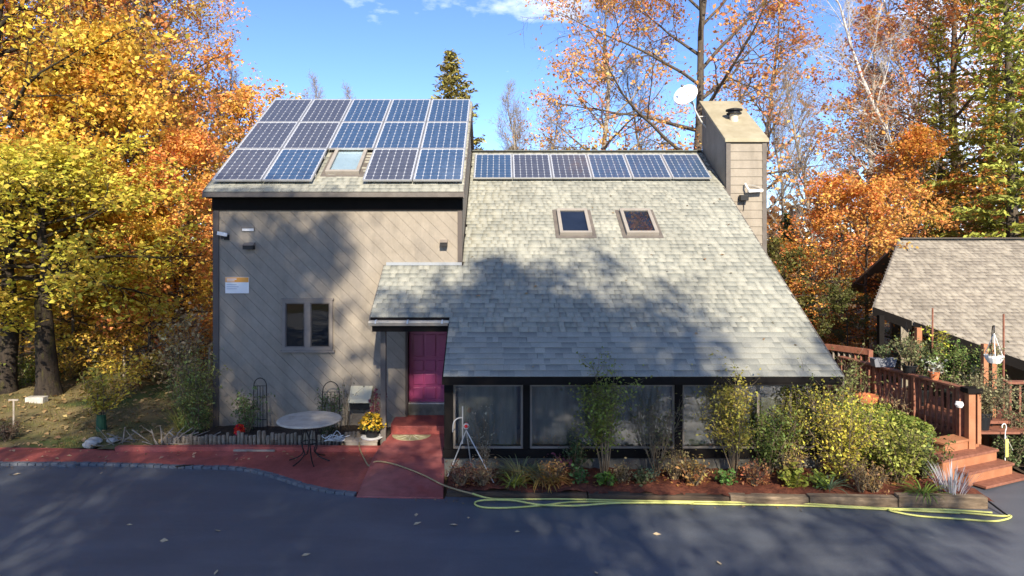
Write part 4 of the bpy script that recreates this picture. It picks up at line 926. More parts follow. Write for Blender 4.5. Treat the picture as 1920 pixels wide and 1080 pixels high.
# satellite dish
sd = thing('satellite_dish', 'white satellite dish on a mast beside the chimney', 'satellite dish', (5.5, 18.55, 7.0))
MB().tube([(5.56, 18.5, 6.95), (5.42, 18.52, 7.12), (5.27, 18.56, 7.42), (5.22, 18.56, 7.62)], .025, 8).build('mast', m_alu2, sd)
MB().tube([(5.56, 18.5, 7.25), (5.36, 18.53, 7.25)], .015, 6).build('stay', m_alu2, sd)
prof = [(0.0, 0), (.1, .006), (.2, .024), (.3, .054), (.37, .083), (.375, .075), (.3, .042), (.2, .012), (.1, -.006), (0, -.012)]
dm = MB().lathe(prof, (0, 0, 0), 32).mesh('dish', True); ds = put('dish', dm, m_dish, sd)
nv = Vector((-.45, -.72, .62)).normalized(); ds.matrix_basis = Matrix.Translation((5.0, 18.45, 7.78)) @ nv.to_track_quat('Z', 'Y').to_matrix().to_4x4() @ Matrix.Scale(.86, 4, (1, 0, 0))
fp = Vector((5.0, 18.45, 7.78))+nv*.42
MB().tube([(5.22, 18.52, 7.55), Vector((5.1, 18.25, 7.62)), fp+Vector((0, 0, -.05))], .014, 6).build('feed_arm', m_alu2, sd); MB().obox(fp+Vector((0, .02, -.02)), (.06, .1, .06)).build('receiver', m_potgrey, sd, bevel=.01)
MB().bar((5.22, 18.56, 7.6), (5.06, 18.5, 7.72), .05, .05).build('bracket', m_alu2, sd)
# lamp on the chimney
cl = thing('chimney_floodlight', 'white floodlight arm with black sensor box on chimney front', 'floodlight', (6.15, 16.79, 5.2))
MB().tube([(5.98, 16.74, 5.28), (5.98, 16.66, 5.22), (6.02, 16.62, 5.13)], .022, 8).build('bracket', m_white, cl)
MB().obox((6.2, 16.66, 5.10), (.36, .10, .07), (0, -.06, 0)).build('housing', m_white, cl, bevel=.015)
MB().obox((5.93, 16.70, 4.93), (.20, .14, .14)).build('sensor_box', m_black, cl, bevel=.01)
MB().tube([(5.95, 16.76, 4.86), (5.96, 16.77, 4.70), (5.95, 16.77, 4.62)], .008, 5).build('cable', m_black, cl)
MB().tube([(6.0, 16.73, 5.25), (6.2, 16.74, 5.24), (6.38, 16.75, 5.18)], .008, 5).build('cable', m_alu2, cl)

# ------------------------------------------------------------------ bed edging, table, small things at the left front
kb = MB(); kpts = catmull([gp(215, 850), gp(300, 850), gp(420, 849), gp(560, 850), gp(720, 851)], 5)
for i in range(len(kpts)-1): kb.bar(kpts[i]+Vector((0, .07, .06)), kpts[i+1]+Vector((.002, .07, .06)), .13, .10)
kb.build('red_kerb', m_red)['kind'] = 'structure'
le = thing('log_edging', 'row of short upright weathered logs edging the flower bed', 'edging', (-4, 12.86, 0))
rg = random.Random(9); x = -6.35
while x < -2.55:
    r_ = rg.uniform(.028, .042); h = rg.uniform(.21, .31)*(1 if x > -5.6 else .8)
    MB().lathe([(0, -.05), (r_, -.05), (r_*.96, h-.012), (r_*.75, h), (0, h+.003)], (x+r_, 12.87+rg.uniform(-.015, .015), 0), 7, wob=.08, seed=int(x*1000)).build('log', m_log, le)
    x += 2*r_+.004
pk = thing('loose_plank', 'pale narrow plank lying on the red walkway by the kerb', 'plank', (-4.5, 12.4, .03))
MB().obox((-4.52, 12.5, .05), (.76, .07, .03), (0, 0, -.01)).build('board', m_post_old, pk, bevel=.004)
tb = thing('patio_table', 'round stone topped bistro table with black iron legs on red walkway', 'table', (-3.36, 11.95, .03))
MB().lathe([(0, .70), (.52, .70), (.55, .715), (.55, .735), (.53, .745), (0, .748)], (-3.36, 11.95, .03), 40, wob=.006, seed=2).build('tabletop', m_stone, tb)
for k in range(6):
    a_ = k*math.pi/3+.4; c, s_ = math.cos(a_), math.sin(a_); P_ = lambda r_, z_, tw=0: Vector((-3.36+math.cos(a_+tw)*r_, 11.95+math.sin(a_+tw)*r_, z_+.03))
    MB().tube(catmull([P_(.24, .69), P_(.17, .62), P_(.13, .45, .3), P_(.14, .28, .5), P_(.11, .16, .6), P_(.20, .07, .6), P_(.36, .012, .6)], 4), .011, 6).build('leg', m_black, tb)
MB().tube([Vector((-3.36+math.cos(t_)*.14, 11.95+math.sin(t_)*.14, .36)) for t_ in np.linspace(0, 6.283, 20)], .008, 5).build('ring', m_black, tb)
def trellis(x, y, w, h, label):
    t = thing('garden_trellis', label, 'trellis', (x, y, .1), group='iron trellises against the tower wall')
    arc = [Vector((x+w/2*math.cos(a), y, h-w*.62+w*.62*math.sin(a))) for a in np.linspace(0, math.pi, 11)]
    MB().tube([Vector((x+w/2*1.15, y, .05))]+arc+[Vector((x-w/2*1.15, y, .05))], .009, 6).build('hoop', m_black, t)
    for dx in (-.17, 0, .17): MB().tube([Vector((x+dx*w*1.3, y, .05)), Vector((x+dx*w*1.3, y, h-w*.62))], .006, 5).build('upright', m_black, t)
    for z_ in (h-w*.62, h-w*.62-.22, .35): MB().tube([Vector((x-w/2, y-.004, z_)), Vector((x+w/2, y-.004, z_))], .006, 5).build('crossbar', m_black, t)
trellis(-4.77, 13.5, .25, 1.17, 'narrow black iron trellis with arched top beside leafy red flower'); trellis(-3.37, 13.5, .33, 1.10, 'wider black iron trellis with arched top behind the round table')
hb = thing('hose_box', 'cream box with slanted lid mounted low on the tower wall', 'box', (-2.83, 13.7, .58))
MB().prism([Vector((-3.05, YW, .95)), Vector((-3.05, 13.56, .73)), Vector((-3.05, 13.54, .66)), Vector((-3.05, YW, .66))], (.45, 0, 0)).build('lid', m_cream, hb, bevel=.012)
MB().box(-3.02, -2.63, 13.62, YW, .52, .66).build('drum', m_black, hb); MB().box(-3.05, -3.03, 13.6, YW, .50, .66).build('side_plate', m_cream, hb); MB().box(-2.62, -2.60, 13.6, YW, .50, .66).build('side_plate', m_cream, hb)
pf = thing('plant_stand', 'low grey wooden platform under the potted mums', 'platform', (-2.55, 12.8, 0))
for i in range(4): MB().box(-2.9+i*.155, -2.9+i*.155+.148, 12.62, 13.02, .165, .195).build('board', m_post_old, pf)
MB().box(-2.88, -2.3, 12.64, 12.68, .03, .165).box(-2.88, -2.3, 12.95, 12.99, .03, .165).build('frame', m_post_old, pf)
def pot(t, x, y, z, r_, h, m_, lip=.012, sides=24):
    MB().lathe([(0, 0), (r_*.74, 0), (r_*.97, h*.86), (r_+lip, h*.87), (r_+lip, h), (r_*.92, h), (r_*.9, h*.8), (0, h*.8)], (x, y, z), sides).build('pot', m_, t)
def plant_parts(t, gen, x, y, z, color, mat=None, rz=0, s=1.0, stem=None):
    wood, fol = gen
    if wood is not None:
        o = put('stems', wood, stem or m_stem, t); o.matrix_basis = Matrix.Translation((x, y, z)) @ Matrix.Rotation(rz, 4, 'Z') @ Matrix.Scale(s, 4)
    if fol is not None:
        o = put('foliage', fol, mat or m_leaf2, t); o.color = (*[min(.8, c_*1.22) for c_ in color], 1); o.matrix_basis = Matrix.Translation((x, y, z)) @ Matrix.Rotation(rz, 4, 'Z') @ Matrix.Scale(s, 4)
def plant(name, label, x, y, z, gen, color, group=None, cat='plant', stem=None, **k):
    t = thing(name, label, cat, (x, y, z), group); plant_parts(t, gen, x, y, z, color, stem=stem, **k); return t
def dome(seed, n, r_, h, ls, up=.5):
    rng = np.random.default_rng(seed); d = rng.normal(size=(n, 3)); d[:, 2] = np.abs(d[:, 2]); d /= np.linalg.norm(d, axis=1, keepdims=True); d *= (.72+.28*rng.uniform(size=(n, 1)))
    V, Q = leaf_quads(rng, d*np.array([r_, r_, h]), ls, up=up); return None, np_mesh('foliage', V, Q, tint=tint_of(rng, n))
mp = thing('potted_mums', 'black pot of yellow mums with purple plume in front of porch post', 'potted plant', (-2.42, 12.78, .2))
MB().lathe([(0, 0), (.19, 0), (.21, .025), (.19, .03), (0, .02)], (-2.42, 12.78, .197), 24).build('saucer', m_white, mp); pot(mp, -2.42, 12.78, .21, .145, .21, m_potblack)
plant_parts(mp, dome(1, 420, .27, .28, .055), -2.42, 12.78, .40, (.55, .36, .03)); plant_parts(mp, dome(2, 260, .24, .22, .06), -2.42, 12.78, .38, (.07, .09, .03))
plant_parts(mp, gen_shrub(31, .58, .12, 9, 5, 260, .045, z0=.4, spr=.02), -2.38, 12.82, .42, (.16, .035, .06))
# white tangle
wt = thing('white_cord_tangle', 'tangle of white cord at the edge of the flower bed', 'cord', (-3.15, 12.75, .1)); rg = random.Random(4); mbx = MB()
pts = [Vector((-3.12+rg.gauss(0, .13), 12.80+rg.gauss(0, .07), .15+abs(rg.gauss(0, .05)))) for _ in range(46)]; mbx.tube(catmull(pts, 4), .007, 5); mbx.build('cord', m_white, wt, smooth=True)
# door mat, half round
dmx = thing('door_mat', 'half round straw coloured mat on the red ramp', 'mat', (-1.73, 13.05, .14)); c0 = Vector((-1.72, 13.1, .148))
MB().prism([c0+Vector((.37*math.cos(a), .34*math.sin(a), -.010*abs(math.sin(a)))) for a in np.linspace(math.pi, 2*math.pi, 22)], (0, 0, .016)).build('pad', m_mat, dmx)
for k in range(1, 6):
    a = math.pi+math.pi*k/6; MB().bar(c0+Vector((.08*math.cos(a), .08*math.sin(a), .018)), c0+Vector((.32*math.cos(a), .30*math.sin(a), .010)), .014, .006).build('ray', m_cream, dmx)
# tripod sprinkler
sp = thing('tripod_sprinkler', 'galvanised tripod sprinkler with red head beside the sunroom', 'sprinkler', (-.55, 10.95, .1)); hd = Vector((-.56, 10.9, .94))
for ft in (Vector((-.11, 10.66, .09)), Vector((-.86, 11.0, .09)), Vector((-.48, 11.22, .09))): MB().tube([hd+Vector((0, 0, -.08)), ft], .010, 6).build('leg', m_alu2, sp)
MB().tube([hd+Vector((-.06, .02, -.3)), hd+Vector((-.06, .02, .30))], .009, 6).build('riser_pipe', m_alu2, sp)
MB().tube(catmull([hd+Vector((-.06, .02, .12)), hd+Vector((-.14, .0, .11)), hd+Vector((-.20, -.02, .05)), hd+Vector((-.215, -.02, -.1))], 4), .009, 6).build('hooked_arm', m_alu2, sp)
MB().tube([hd+Vector((0, -.05, 0)), hd+Vector((0, .05, 0))], [.032, .032], 14).build('head', m_redplastic, sp)
MB().tube([hd+Vector((.0, -.053, 0)), hd+Vector((0, -.062, 0))], [.05, .046], 16).build('head_ring', m_alu2, sp); MB().tube([hd+Vector((.0, -.06, 0)), hd+Vector((0, -.075, 0))], [.03, .026], 14).build('nozzle', m_redplastic, sp)
# hoses
hb2 = thing('tan_hose', 'tan garden hose running from flower bed down across red ramp', 'hose', (-2.5, 12.3, .05))
def onz(px, py, z): return gp(px, py, z)
MB().tube(catmull([Vector((-2.62, 12.7, .20)), Vector((-2.60, 12.50, .10)), onz(690, 872, .06), onz(697, 868, .085), onz(712, 865, .115), onz(745, 872, .115), onz(790, 889, .095), onz(826, 907, .08), onz(850, 916, .10), onz(886, 926, .13)], 8), .013, 7).build('hose', m_hose_b, hb2, smooth=True)
hy = thing('yellow_hose', 'long yellow garden hose lying along the bed timbers with looped ends', 'hose', (3, 10, .02))
def hz(px, py, k): return gp(px, py, .018+.012*(k % 2))
hp = [(886, 926), (912, 932), (960, 936), (1060, 936), (1200, 939), (1330, 941), (1480, 943), (1600, 950), (1700, 955), (1800, 961), (1870, 967), (1895, 967), (1888, 973), (1860, 977), (1800, 973), (1730, 968), (1690, 962), (1670, 955), (1760, 955), (1860, 961)]
q0 = [Vector((*gp(886, 926, .13)[:2], .135)), Vector((*gp(915, 934, .03)[:2], .03))]
MB().tube(catmull(q0+[gp(x_, y_, .018+(.016 if i > 13 else 0)) for i, (x_, y_) in enumerate(hp[2:])], 8), .0135, 7).build('hose', m_hose_y, hy, smooth=True)
lp_ = [(1800, 962), (1640, 954), (1500, 948), (1330, 945), (1180, 942), (1080, 941), (1010, 948), (950, 952), (905, 951), (890, 944), (905, 938), (960, 938), (1010, 946), (1080, 948), (1160, 943), (1300, 943)]
MB().tube(catmull([gp(x_, y_, .020+(.017 if 9 < i < 16 else 0)) for i, (x_, y_) in enumerate(lp_)], 8), .0135, 7).build('hose_loop', m_hose_y, hy, smooth=True)
MB().tube([Vector((7.12, 10.1, .10)), gp(1888, 966, .03)], .014, 7).build('nozzle', m_black, hy)
# fallen leaves on the drive
lf = MB().add([(-.055, 0, .012), (-.01, .03, .022), (.055, 0, .006), (-.01, -.03, .004), (0, 0, .0)], [(0, 4, 1), (1, 4, 2), (2, 4, 3), (3, 4, 0)]); lme = lf.mesh('fallen_leaf'); lme.materials.append(m_leafdry)
for i, (px, py) in enumerate([(243, 985), (308, 1015), (408, 996), (574, 1042), (405, 1075), (780, 967), (783, 983), (850, 985), (878, 972), (970, 998), (1232, 1003), (1348, 1057), (1118, 1075), (18, 891), (32, 890), (190, 888), (715, 884), (1412, 948)]):
    p = gp(px, py); o = put('fallen_leaf', lme); o.location = (p.x, p.y, .003); o.rotation_euler = (rt.uniform(-.2, .2), rt.uniform(-.2, .2), rt.uniform(0, 6.28)); k = rt.uniform(.6, 1.15); o.scale = (k, k, k)
    tag(o, 'dry pale fallen leaf lying on the dark driveway', 'leaf', 'fallen leaves on the driveway')
sk = thing('fallen_stick', 'dark stick lying at the edge of the red walkway', 'stick', gp(345, 880)); p = gp(345, 879); MB().tube([p+Vector((-.13, -.03, .05)), p+Vector((.0, .0, .055)), p+Vector((.14, .05, .05))], [.012, .014, .008], 6).build('wood', m_bark_dark, sk)

# ------------------------------------------------------------------ planting by the tower
plant('vine', 'leafy green vine climbing the narrow trellis', -4.98, 13.35, .12, gen_shrub(41, .80, .42, 14, 7, 800, .05, z0=.12), (.13, .18, .06))
plant('vine', 'green vine with thin shoots around the wider trellis', -3.4, 13.45, .12, gen_shrub(42, .75, .2, 10, 7, 480, .045), (.10, .14, .05))
plant('climbing_rose', 'thin twiggy climber right of the wider trellis', -3.08, 13.62, .12, gen_shrub(43, 1.05, .25, 4, 5, 40, .045, r=.006), (.10, .10, .05))
t = thing('red_flower', 'bright red flower head in front of the leafy vine', 'flower', (-4.98, 13.0, .15)); plant_parts(t, dome(5, 160, .10, .16, .06), -4.98, 12.98, .24, (.60, .02, .015)); MB().tube([(-4.98, 13.0, .05), (-4.98, 13.0, .24)], .008, 5).build('stem', m_stem, t)
t = thing('white_flower', 'white flower with dark centre above the table edge', 'flower', (-3.1, 13.1, .15)); MB().lathe([(0, 0), (.05, .01), (.05, .02), (0, .015)], (-3.16, 13.1, .44), 12).build('petals', m_white, t); MB().tube([(-3.16, 13.1, .1), (-3.16, 13.1, .44)], .005, 5).build('stem', m_stem, t)
plant('low_plant', 'low dark green plant under the round table', -3.3, 13.0, .13, gen_shrub(44, .28, .28, 12, 4, 260, .05), (.06, .075, .03))
t = thing('climbing_plant', 'tall yellow green leafy climber clump at the tower corner', 'plant', (-6.1, 13.5, .05))
plant_parts(t, gen_shrub(58, 1.55, .34, 16, 10, 2400, .055, z0=.05, spr=.07, asp=.4), -6.05, 13.45, .03, (.24, .25, .06)); plant_parts(t, gen_shrub(59, 1.1, .4, 14, 9, 1500, .055, z0=.05, spr=.06, asp=.4), -5.95, 13.3, .03, (.15, .20, .06))
for k, (s1, x_, c_) in enumerate([(51, -6.15, (.16, .20, .06)), (53, -6.3, (.28, .26, .07))]):
    o = put('blades', gen_blades(s1, 60, .95, .012, .7, base=.16, z=(1.1, 1.55)), m_leaf2, t); o.color = (*c_, 1); o.matrix_basis = Matrix.Translation((x_, 13.4+.1*k, .02))
plant('dry_vine', 'tall tan dried shrub beside the tower corner', -6.75, 14.4, .05, gen_shrub(54, 2.3, .65, 12, 9, 1100, .075, z0=.35, spr=.10), (.42, .30, .14))
t = thing('brush_pile', 'heap of grey dead branches at the end of the flower bed', 'brush', (-6.6, 12.95, 0)); rg = random.Random(8)
for k in range(46):
    c = Vector((rg.uniform(-7.5, -5.7), 12.98+rg.gauss(0, .13), .06+abs(rg.gauss(0, .08)))); d = Vector((rg.gauss(0, 1), rg.gauss(0, .4), rg.gauss(0, .35))).normalized()*rg.uniform(.12, .38)
    MB().tube([c-d, c+Vector((rg.gauss(0, .04), rg.gauss(0, .04), rg.gauss(0, .03))), c+d], [.014, .011, .004], 5).build('branch', m_dead, t)
def rock(x, y, z, s, seed, label):
    bm = bmesh.new(); bmesh.ops.create_icosphere(bm, subdivisions=3, radius=1); rg = random.Random(seed); ph = [rg.uniform(0, 6) for _ in range(6)]
    for v in bm.verts:
        c = v.co; k = 1+.18*math.sin(c.x*3+ph[0])+.15*math.sin(c.y*4+ph[1])+.12*math.sin(c.z*5+ph[2]+c.x*3); v.co = Vector((c.x*k*s, c.y*k*s*.7, c.z*k*s*.5))
    me = bpy.data.meshes.new('rock'); bm.to_mesh(me); bm.free(); me.polygons.foreach_set('use_smooth', [True]*len(me.polygons)); o = put('rock', me, m_greyrock); o.location = (x, y, z); tag(o, label, 'rock')
rock(-7.72, 12.85, .08, .17, 1, 'pale flat rock at the lawn edge by the red walkway'); rock(-7.40, 12.95, .10, .10, 2, 'smaller pale rock beside the flat rock')
# lawn things
p = gp(190, 812); t = thing('young_shrub', 'young yellow leaved shrub with green trunk guard on the lawn', 'shrub', (p.x, p.y, .05))
MB().lathe([(.0, 0), (.10, 0), (.085, .34), (.0, .34)], (p.x, p.y, .04), 12).build('trunk_guard', M('green_guard', (.02, .07, .035), rough=.7), t); plant_parts(t, gen_shrub(61, .95, .75, 13, 7, 850, .075, z0=.15, spr=.06), p.x, p.y, .33, (.46, .35, .055))
t = thing('concrete_block', 'pale grey concrete block at the foot of leaning dark trunk', 'block', (-10.9, 16.0, .1)); MB().box(-11.1, -10.68, 15.9, 16.1, .05, .23).build('slab', m_greyrock, t, bevel=.01)
t = thing('garden_stake', 'thin wooden stake standing in the lawn near dry clump', 'stake', (-10.0, 14, .05)); MB().tube([(-10.0, 14, 0), (-10.0, 14.0, .62)], .018, 6).build('pole', m_post_old, t); MB().obox((-10, 14, .62), (.2, .03, .03)).build('crosspiece', m_post_old, t)
plant('dry_clump', 'brown dried flower clump at the left lawn edge', -9.55, 13.2, .02, gen_shrub(62, .32, .4, 18, 5, 380, .05), (.12, .075, .05))
wf = thing('wire_fence', 'low wire fence with pale posts along the wood edge', 'fence', (-10, 18.6, 0)); fx = [tx(q, 18.6) for q in (-60, 30, 100, 165, 232, 268, 330, 392)]
for x in fx: MB().tube([(x, 18.6, -.04), (x+.02, 18.6, 1.0)], .035, 6).build('post', m_post_old, wf)
for z in (.25, .45, .65, .85): MB().tube([(fx[0], 18.57, z+.15), (fx[-1], 18.57, z+.15)], .005, 4).build('wire', m_wire, wf)
gs = [gen_shrub(70+i, 1.0, .75, 12, 7, 750, .075, z0=.1, spr=.07) for i in range(3)]
for i, (px, d, s, c, lab) in enumerate([(20, 17.2, 1.0, (.16, .19, .05), 'green bush at left picture edge in front of wood'), (62, 17.9, .9, (.30, .30, .05), 'yellow green bush between the thick dark trunks'), (140, 18.3, .85, (.36, .24, .06), 'tan bush right of the leaning trunk at fence'), (255, 18.0, .75, (.34, .27, .06), 'tan yellow bush by the fence behind young shrub'),
        (300, 18.2, .8, (.28, .22, .08), 'straw coloured bush at fence left of the dark gap'), (345, 18.3, .8, (.22, .24, .06), 'light green bush at fence near the tower'), (205, 18.8, .7, (.40, .30, .06), 'small yellow bush under the twin slim trunks')]):
    plant('bush', lab, tx(px, d), d, .1, gs[i % 3], c, group='bushes along the wood edge', cat='bush', rz=i*1.3, s=s)

# ------------------------------------------------------------------ mulch bed planting
BZ = .09
def bx(px, d): return (px-940)*d/F
plant('seedhead_plant', 'dried grey stems with seed heads behind the tripod sprinkler', -.28, 11.05, BZ, gen_shrub(101, .98, .22, 14, 5, 120, .04, r=.006), (.30, .27, .20))
plant('dried_plant', 'brown dried plant at the corner by the red ramp', -.62, 10.62, BZ, gen_shrub(102, .34, .35, 22, 5, 320, .045), (.20, .10, .06))
def blades(name, label, x, y, z, parts, cat='plant'):
    t = thing(name, label, cat, (x, y, z))
    for me, c, dx, dy in parts:
        o = put('blades', me, m_leaf2, t); o.color = (*c, 1); o.matrix_basis = Matrix.Translation((x+dx, y+dy, z))
    return t
blades('daylily', 'arching pale green and straw leaved daylily clump left in the bed', .30, 10.9, BZ, [(gen_blades(111, 120, .62, .016, 1.25, base=.16), (.26, .26, .11), 0, 0), (gen_blades(112, 70, .5, .014, 1.3, base=.14), (.34, .27, .13), .2, .1)])
blades('golden_daylily', 'golden orange daylily clump beside the pale one', .66, 10.74, BZ, [(gen_blades(113, 120, .48, .018, 1.15, base=.16), (.52, .30, .07), 0, 0), (gen_blades(114, 30, .35, .026, 1.2, base=.12), (.50, .20, .06), .15, -.1)])
blades('yellow_green_lily', 'yellow green strap leaves at the front of daylilies', .18, 10.55, BZ, [(gen_blades(115, 44, .36, .02, 1.0, base=.08), (.36, .38, .06), 0, 0)])
plant('tall_shrub', 'tall green shrub with pale multiple stems before the middle windows', 1.66, 10.98, BZ, gen_shrub(121, 1.78, .42, 11, 14, 3000, .046, z0=.32, spr=.055, r=.013), (.20, .23, .045), cat='shrub')
plant('dark_bush', 'small dark green bush behind green clump left of tall shrub', 1.24, 11.15, BZ, gen_shrub(122, .55, .25, 10, 6, 420, .055), (.055, .085, .035), cat='bush')
plant('purple_plant', 'small purple leaved plant near the base wall', .98, 11.05, BZ, gen_shrub(123, .30, .2, 8, 4, 120, .05), (.13, .03, .06))
def rosette(seed, n, L, w): return gen_shrub(seed, L*1.0, L*1.1, 12, 5, n*5, w*1.0, z0=.15, spr=.03, up=.9, asp=.7, r=.004)
for i, (px, d, s, c, lab) in enumerate([(1085, 10.68, 1.0, (.09, .17, .05), 'leafy green perennial clump in front of dark bush'), (1137, 10.62, .75, (.14, .24, .04), 'bright green perennial at the foot of tall shrub'), (1202, 10.68, .75, (.12, .14, .06), 'greyish green perennial between tall and twiggy shrub'),
        (1360, 10.60, .95, (.11, .22, .05), 'round bright green perennial in front of yellow shrub')]):
    plant('perennial', lab, bx(px, d), d, BZ, rosette(130+i, 46, .24*s, .055), c, group='green perennials in the mulch bed')
plant('twiggy_shrub', 'nearly bare twiggy shrub beside the second sunroom post', 2.50, 11.02, BZ, gen_shrub(141, 1.30, .42, 15, 10, 420, .045, z0=.25, r=.009), (.18, .17, .06), cat='shrub')
plant('straw_plant', 'straw coloured fuzzy plant at the foot of twiggy shrub', 2.75, 10.85, BZ, gen_shrub(142, .48, .3, 24, 5, 380, .04), (.33, .25, .10))
plant('blue_green_plant', 'low blue green plant under the twiggy shrub', 2.33, 10.78, BZ, gen_shrub(143, .22, .18, 10, 4, 150, .045), (.05, .085, .06))
plant('withered_plant', 'withered orange brown plant right of straw plant', 3.0, 10.62, BZ, gen_shrub(144, .38, .3, 18, 5, 300, .05), (.32, .17, .06))
plant('yellow_shrub', 'tall shrub with yellowing leaves before the right windows', 3.74, 11.02, BZ, gen_shrub(151, 1.64, .50, 14, 13, 3000, .044, z0=.28, spr=.055, r=.011), (.38, .33, .06), cat='shrub', stem=m_stem)
plant('green_shrub', 'bushy green shrub right of the yellowing one', 4.36, 11.12, BZ, gen_shrub(152, 1.05, .42, 12, 9, 2000, .045, z0=.15), (.15, .20, .05), cat='shrub')
plant('slender_shrub', 'slender yellow green shrub against the right window mullion', 4.72, 11.2, BZ, gen_shrub(153, 1.36, .22, 8, 11, 1300, .044, z0=.2), (.26, .26, .05), cat='shrub')
plant('corner_climber', 'thin green climber at the right end of the sunroom', 5.22, 11.22, BZ, gen_shrub(154, 1.70, .26, 8, 11, 900, .044, z0=.3, r=.007), (.20, .23, .06), cat='climber')
plant('hosta', 'yellow green hosta clump at the front of the bed', 4.50, 10.52, BZ, rosette(155, 60, .30, .085), (.32, .34, .06)); plant('hosta', 'small pale hosta right of the larger clump', 4.92, 10.50, BZ, rosette(156, 34, .22, .075), (.26, .32, .06))
plant('straw_grass', 'dry straw plant behind the hosta clumps', 4.62, 10.88, BZ, gen_shrub(157, .50, .26, 22, 4, 320, .04), (.38, .26, .09))
plant('forsythia', 'bright yellow leaved shrub near the roof corner', 5.38, 10.78, BZ, gen_shrub(161, 1.38, .62, 20, 12, 2700, .045, z0=.08, droop=.02, spr=.07), (.47, .40, .06), cat='shrub')
plant('lime_shrub', 'lime yellow leafy shrub right behind the bright yellow one', 5.85, 11.15, BZ, gen_shrub(162, 1.15, .42, 12, 9, 1500, .045, z0=.12), (.36, .38, .06), cat='shrub')
blades('blue_iris', 'blue green strap leaved iris at front of bright yellow shrub', 5.0, 10.42, BZ, [(gen_blades(163, 44, .40, .016, .9, base=.07), (.12, .19, .12), 0, 0)])
plant('brown_twigs', 'brown twiggy remains between iris and leafy green shrub', 5.45, 10.35, BZ, gen_shrub(164, .45, .35, 18, 5, 220, .04), (.30, .20, .09))
plant('leafy_shrub', 'leafy yellow green shrub in front of the clipped hedge', 6.25, 10.72, BZ, gen_shrub(165, .85, .62, 18, 9, 2100, .05, z0=.1), (.28, .29, .06), cat='shrub')
plant('dark_shrub', 'dark green bushy shrub below the clipped hedge', 6.75, 10.95, BZ, gen_shrub(166, .7, .4, 12, 8, 1500, .048, z0=.1), (.11, .14, .04), cat='shrub')
for i, (px, d, s, c, lab) in enumerate([(905, 10.6, .8, (.30, .18, .09), 'rusty dried tuft left of the pale daylily'), (1040, 10.75, .7, (.45, .24, .08), 'orange dried tuft right of golden daylily'), (1165, 10.75, .6, (.30, .22, .10), 'tan dried tuft behind the greyish perennial'), (1300, 10.75, .9, (.36, .26, .08), 'tall straw tuft between twiggy and yellowing shrub'), (1415, 10.6, .8, (.40, .17, .07), 'reddish dried tuft in front of bushy green shrub'), (1640, 10.3, .9, (.34, .22, .09), 'brown dried tuft before the leafy yellow green shrub')]):
    plant('dried_tuft', lab, bx(px, d), d, BZ, gen_shrub(300+i, .42*s, .4*s, 18, 5, 420, .04), c, group='dried tufts in the mulch bed')
# clipped hedge: leaves in a shell of a rounded block
rngh = np.random.default_rng(12); n = 15000; u = rngh.uniform(-1, 1, (n, 3)); k = np.argmax(np.abs(u)*np.array([1, 1, 1.0]), axis=1); f = rngh.uniform(.82, 1.03, n)
u[np.arange(n), k] = np.sign(u[np.arange(n), k])*f; u /= np.maximum(1, (np.abs(u)**6).sum(1, keepdims=True)**(1/6))
C = np.stack([6.5+.78*u[:, 0], 12.1+.88*u[:, 1], .48+.37*u[:, 2]+.04*np.sin(u[:, 0]*7)*np.cos(u[:, 1]*6)], 1); V, Q = leaf_quads(rngh, C, .048, up=.5)
hg = thing('clipped_hedge', 'flat topped clipped green hedge left of the deck stairs', 'hedge', (6.55, 11.9, 0)); o = put('foliage', np_mesh('foliage', V, Q, tint=tint_of(rngh, n)), m_leaf2, hg); o.color = (.20, .25, .045, 1)
hs_ = gen_shrub(171, .72, .6, 16, 6, 0, .05); o = put('stems', hs_[0], m_stem, hg); o.matrix_basis = Matrix.Translation((6.55, 11.95, .05))
blades('silver_plant', 'silvery upright stems at the corner of bed near stairs', 6.70, 10.16, .12, [(gen_blades(172, 90, .46, .011, .35, base=.20, z=(1.1, 1.55)), (.42, .42, .46), 0, 0)])
blades('green_strap_plant', 'bright green arching strap leaved plant at bed end', 6.28, 10.14, .10, [(gen_blades(173, 70, .48, .015, 1.25, base=.10), (.20, .28, .05), 0, 0)])
plant('round_bush', 'small round green bush in front of the deck railing', 7.25, 11.75, .45, dome(174, 500, .19, .26, .05), (.14, .19, .05), cat='bush')
MB().tube([(7.25, 11.75, 0), (7.25, 11.75, .55)], .02, 6).build('stem', m_stem, bpy.data.objects['round_bush'])
plant('leggy_shrub', 'grey green tall shrub between roof corner and deck railing', 6.72, 13.35, 0, gen_shrub(175, 1.62, .38, 12, 9, 1200, .055, z0=.25), (.17, .19, .07), cat='shrub')
plant('tan_shrub', 'tan and pink dried shrub before the railing balusters', 7.15, 12.55, 0, gen_shrub(176, 1.0, .3, 12, 8, 420, .045, z0=.3), (.34, .25, .13), cat='shrub')
t = thing('urn_planter', 'brown bowl planter on a pedestal beside the railing', 'planter', (7.12, 13.35, 0)); MB().lathe([(0, 0), (.12, 0), (.10, .1), (.06, .2), (.06, .52), (.12, .6), (.20, .74), (.23, .84), (.23, .87), (.19, .86), (0, .8)], (7.12, 13.35, 0), 20).build('bowl', m_terra, t)

